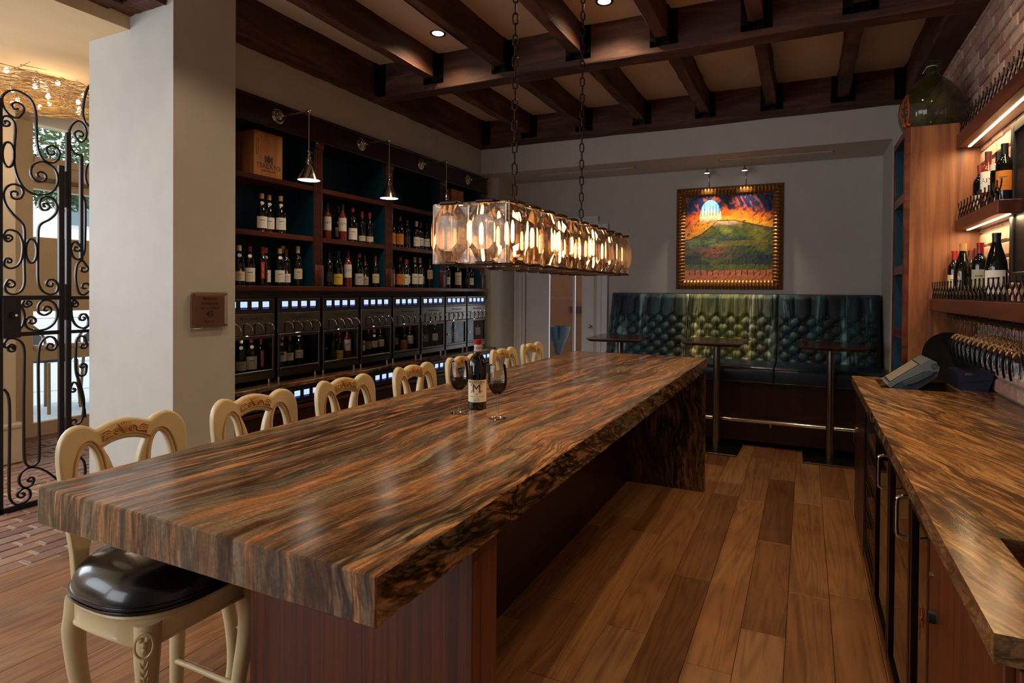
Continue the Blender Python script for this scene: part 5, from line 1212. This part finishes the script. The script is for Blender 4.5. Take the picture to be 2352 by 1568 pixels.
MB().prism([(-.070, .044), (.083, .066), (.083, .069), (-.070, .047)], lambda a, b, c: (a, c, b), -.043, -.039).build('seam', M['black'], bx)
MB().cbox(-.04, -.005, -.042, -.03, .088, .107).build('tab', M['steel'], bx)
tr_ = thing('black_tray', 'black round serving tray leaning behind the printer box', 'tray', (.87, 4.33, bar_z))
MB().lathe([(0, 0), (.15, 0), (.165, .012), (.168, .012), (.152, -.004), (0, -.004)], 40).build('tray_dish', M['black'], tr_, 40); tr_.children[0].location = (-.03, .02, .152); tr_.children[0].rotation_euler = (math.radians(72), 0, math.radians(8))

# ---- tall walnut bookcase with demijohn on top
CYN, CYF, CXL, CZT = 4.42, 4.97, .585, 2.625
tk = thing('tall_bookcase', 'tall walnut bookcase with teal shelves at the end of the bar', 'bookcase', (.585, 4.42, 0))
def R_(mb, name, mat, smooth=None): mb.v = [(a-.585, b-4.42, c) for a, b, c in mb.v]; return mb.build(name, mat, tk, smooth)
R_(MB().cbox(CXL, 1.0, CYN, CYN+.022, 0, CZT, .002), 'side_panel', M['walnut_honey'])
R_(MB().cbox(CXL-.006, CXL+.03, CYN-.002, CYN+.024, 0, CZT, .004), 'edge_strip', M['walnut_red'])
R_(MB().cbox(CXL, 1.0, CYF-.03, CYF, 0, CZT, .002), 'side_panel', M['walnut_red'])
R_(MB().box(.86, .88, CYN+.022, CYF-.03, 0, CZT), 'back_panel', M['teal'])
R_(MB().cbox(CXL, 1.0, CYN+.022, CYF-.03, CZT-.045, CZT, .002), 'top_panel', M['walnut_red'])
for z in (.06, .64, 1.29, 1.73, 2.21): R_(MB().cbox(CXL+.004, .86, CYN+.022, CYF-.03, z-.06, z, .002), 'shelf', M['walnut_red'])
R_(MB().box(CXL+.01, .86, CYF-.034, CYF-.0305, 0, CZT-.045), 'side_lining', M['teal'])
o = MB().cbox(.63, .80, 4.62, 4.80, 2.21, 2.36).build('cream_box', plain('cream_card', S(206, 190, 160), .6)); tag(o, 'cream box on the top shelf of the tall bookcase', 'box')
for i, (y, lab) in enumerate(((4.60, 'near'), (4.72, 'middle'), (4.84, 'far'))):
    o = MB().lathe([(0, .002), (.03, .002), (.034, .12), (.033, .12), (.029, .006), (0, .006)], 18, (.66, y, 1.73)).build('tumbler', M['glass'], None, 40); tag(o, f'{lab} glass tumbler on the middle shelf of the tall bookcase', 'glass', 'tumblers in the bookcase')
GP = [(0, .001), (.033, .001), (.035, .003), (.008, .010), (.004, .022), (.0037, .085), (.012, .093), (.028, .106), (.037, .132), (.0385, .155), (.036, .185), (.031, .215)]
o = MB().lathe(GP, 20, (.65, 4.66, 1.29)).build('wine_glass', M['glass'], None, 60); tag(o, 'wine glass on the lower shelf of the tall bookcase', 'glass')
dj = thing('demijohn', 'big green glass demijohn painted with a red crest on top of the bookcase', 'bottle', (.765, 4.67, CZT))
t = NT('green_demijohn_glass').set(Base_Color=S(60, 62, 28), Roughness=.06, Alpha=.66, Specular_IOR_Level=.6); vv = t.noise(t.coords((1, 1, 1)), 9, 3); t.col(t.ramp(vv, [(.3, S(30, 32, 16)), (.7, S(78, 78, 40))]))
MB().lathe([(0, .006), (.09, .006), (.13, .0), (.165, .03), (.188, .09), (.196, .15), (.190, .20), (.170, .255), (.135, .31), (.09, .355), (.055, .385), (.036, .41), (.031, .44), (.031, .475), (.040, .478), (.041, .492), (.034, .498), (.028, .498), (.028, .44), (0, .43)], 48).build('vessel', t.m, dj, 50)
MB().lathe([(.032, .452), (.0345, .455), (.032, .458)], 24).tube([(.033*math.cos(2.6), .033*math.sin(2.6)-.01, .455), (-.045, -.03, .43), (-.058, -.035, .405)], .002, 6).build('string', M['white'], dj, 60)
mb = MB()
def onj(a, z):
    R = .196*math.sin(math.acos(max(-1, min(1, (z-.15)/.2))))*1.0 if False else None
    pr_ = [(.0, .13), (.03, .165), (.09, .188), (.15, .196), (.20, .190), (.255, .170), (.31, .135)]
    for (z0, r0), (z1, r1) in zip(pr_, pr_[1:]):
        if z0 <= z <= z1: R = r0+(r1-r0)*(z-z0)/(z1-z0)
    return ((R+.002)*math.cos(a), (R+.002)*math.sin(a), z)
for s in (-1, 1):
    mb.tube([onj(-2.62+s*(.05+.16*math.sin(PI*i/14)), .05+.19*i/14) for i in range(15)], .006, 5)
    for q in range(3): mb.tube([onj(-2.62+s*(.12+.05*math.cos(a)), .09+.05*q+.014*math.sin(a)) for a in [i*.5 for i in range(12)]], .0035, 5)
mb.tube([onj(-2.62-.22+.44*i/10, .055+.012*math.sin(i*1.3)) for i in range(11)], .008, 6)
mb.tube([onj(-2.62-.1+.2*i/8, .245+.012*math.sin(PI*i/8)) for i in range(9)], .006, 6)
mb.build('painted_crest', plain('red_gold_paint', S(150, 66, 34), .5), dj, 60)

# ---- wall shelves with LED strips and iron lattice rails
def lattice(parent, x, y0, y1, z, step=.073, hh=.10):
    mb = MB(); n = int((y1-y0)/step)
    mb.box(x-.003, x+.003, y0, y1, z, z+.006)
    for i in range(n+1):
        y = y0+i*step
        for s in (-1, 1):
            mb.tube([(x+s*.0015, y+s*step*.5, z), (x+s*.0015, y+s*step*.42, z+hh*.25), (x+s*.0015, y, z+hh*.5), (x+s*.0015, y-s*step*.36, z+hh*.75), (x+s*.0015, y-s*step*.46, z+hh*1.05)], .0036, 5)
    return mb
def wall_shelf(label, x0, y0, y1, z0, z1, led, lat):
    t = thing('wall_shelf', label, 'shelf', (x0, y1, z0)); T = lambda mb: (setattr(mb, 'v', [(a-x0, b-y1, c-z0) for a, b, c in mb.v]), mb)[1]
    T(MB().cbox(x0, .985, y0, y1, z0, z1, .003)).build('board', M['walnut_red'], t)
    if led:
        T(MB().box(x0+.05, x0+.064, led[0], led[1], z0-.0025, z0-.0005)).build('led_strip', M['warm_led'], t)
        l = bpy.data.lights.new('led_light', 'AREA'); l.shape = 'RECTANGLE'; l.size = .02; l.size_y = led[1]-led[0]; l.energy = led[2]; l.color = (1, .70, .36)
        lo = bpy.data.objects.new('led_light', l); COL.objects.link(lo); lo.parent = t; lo.location = (.07, (led[0]+led[1])/2-y1, -.008)
    T(lattice(t, x0+.012, lat[0], lat[1], z1)).build('lattice_rail', M['iron'], t)
    return t
wall_shelf('top walnut wall shelf with lit LED strip under the brickwork', .86, 2.2, 4.415, 2.455, 2.543, (3.25, 4.36, 5), (2.3, 4.40))
wall_shelf('short middle walnut wall shelf with LED strip and lattice', .86, 3.52, 4.415, 1.938, 2.007, (3.56, 4.36, 3.2), (3.55, 4.40))
wall_shelf('deep lower walnut wall shelf carrying wine bottles and the glass rack', .73, 2.0, 4.415, 1.433, 1.507, None, (2.1, 4.40))
t = thing('dark_wall_board', 'dark framed board hanging on the brick wall at the right edge', 'board', (.955, 3.66, 1.60))
MB().cbox(.0, .03, -1.6, 0, 0, .80, .003).build('board', plain('black_walnut', S(26, 18, 17), .5), t)
MB().cbox(-.012, .032, -.05, .0, -.0, .80, .004).cbox(-.012, .032, -1.6, -.05, .75, .80, .004).cbox(-.012, .032, -1.6, -.05, 0, .05, .004).build('frame', M['black'], t)
F = PI+1.2
for k, (kind, cap, lab, x, y, kw) in enumerate((('bordeaux', cRED, CR, .85, 4.36, dict(z0=.06, z1=.15)), ('bordeaux', cBRN, BK, .93, 4.34, {}), ('burgundy', cTAN, BK, .80, 3.905, dict(z0=.02, z1=.06)), ('bordeaux', cBRN, OR, .92, 4.16, dict(z0=.06, z1=.16)), ('bordeaux', cRED, PG, .835, 3.71, dict(z0=.06, z1=.16)), ('bordeaux', cBLK, WH, .93, 3.86, {}), ('burgundy', cBLK, WH, .80, 3.285, dict(z0=.03, z1=.135)))):
    bottle(kind, cap, lab, (x, y, 1.5075), F, f'{ords[k]} along lower shelf by bricks', group='bottles on the lower wall shelf', scale=1.05 if kind == 'burgundy' else 1, **kw)
for k, (kind, cap, lab, x, y, kw) in enumerate((('bordeaux', cMAR, CR, .945, 4.22, dict(z0=.03, z1=.12)), ('tall', cBRN, WH, .925, 3.975, dict(rose=True, z0=.10, z1=.215, half=1.1, word='AIX', wsize=.036)), ('bordeaux', cBLK, WH, .945, 3.86, dict(z0=.2, z1=.235, half=1.4)), ('bordeaux', cBLK, OR, .92, 3.66, dict(z0=.06, z1=.16)))):
    bottle(kind, cap, lab, (x, y, 2.0075), F, f'{ords[k]} on short middle wall shelf', group='bottles on the middle wall shelf', **kw)

# ---- glass rack and hanging glasses
rk = thing('glass_rack', 'black wire rack under the lower shelf holding upturned glasses', 'rack', (.73, 4.05, 1.433))
for i, x in enumerate((.76, .80, .845, .885, .93, .97)):
    MB().cyl((x-.73, .02, -.025), (x-.73, -1.9, -.025), .0035, n=6).build('runner', M['iron'], rk)
for q in range(12):
    y = -.02-.165*q; MB().cyl((.02, y, -.012), (.25, y, -.012), .0045, n=6).cyl((.03, y, -.012), (.03, y, 0), .004, n=6).cyl((.24, y, -.012), (.24, y, 0), .004, n=6).build('crossbar', M['iron'], rk)
hg = MB().lathe([(r, -z) for r, z in GP], 20).mesh('hanging_glass', 60); hg.materials.append(M['glass'])
for ri, (x, rn) in enumerate(((.782, 'front row'), (.866, 'middle row'), (.950, 'row nearest the bricks'))):
    for k in range(13):
        o = link('hanging_wine_glass', hg); o.location = (x, 3.93-.088*k-(.04 if ri == 1 else 0), 1.4035); o.rotation_euler = (0, 0, k)
        tag(o, f'upturned wine glass hanging in the {rn}, {ords[k]} from the walnut panel', 'glass', 'upturned glasses in the rack')

# ---- final check of the labels
seen = {}
for o in bpy.data.objects:
    if o.parent is None and 'label' in o: seen.setdefault(o['label'], []).append(o.name)
for l_, n_ in seen.items():
    if len(n_) > 1: print('DUPLICATE LABEL', l_, n_)
    if not 4 <= len(l_.split()) <= 16: print('LABEL LENGTH', len(l_.split()), l_)
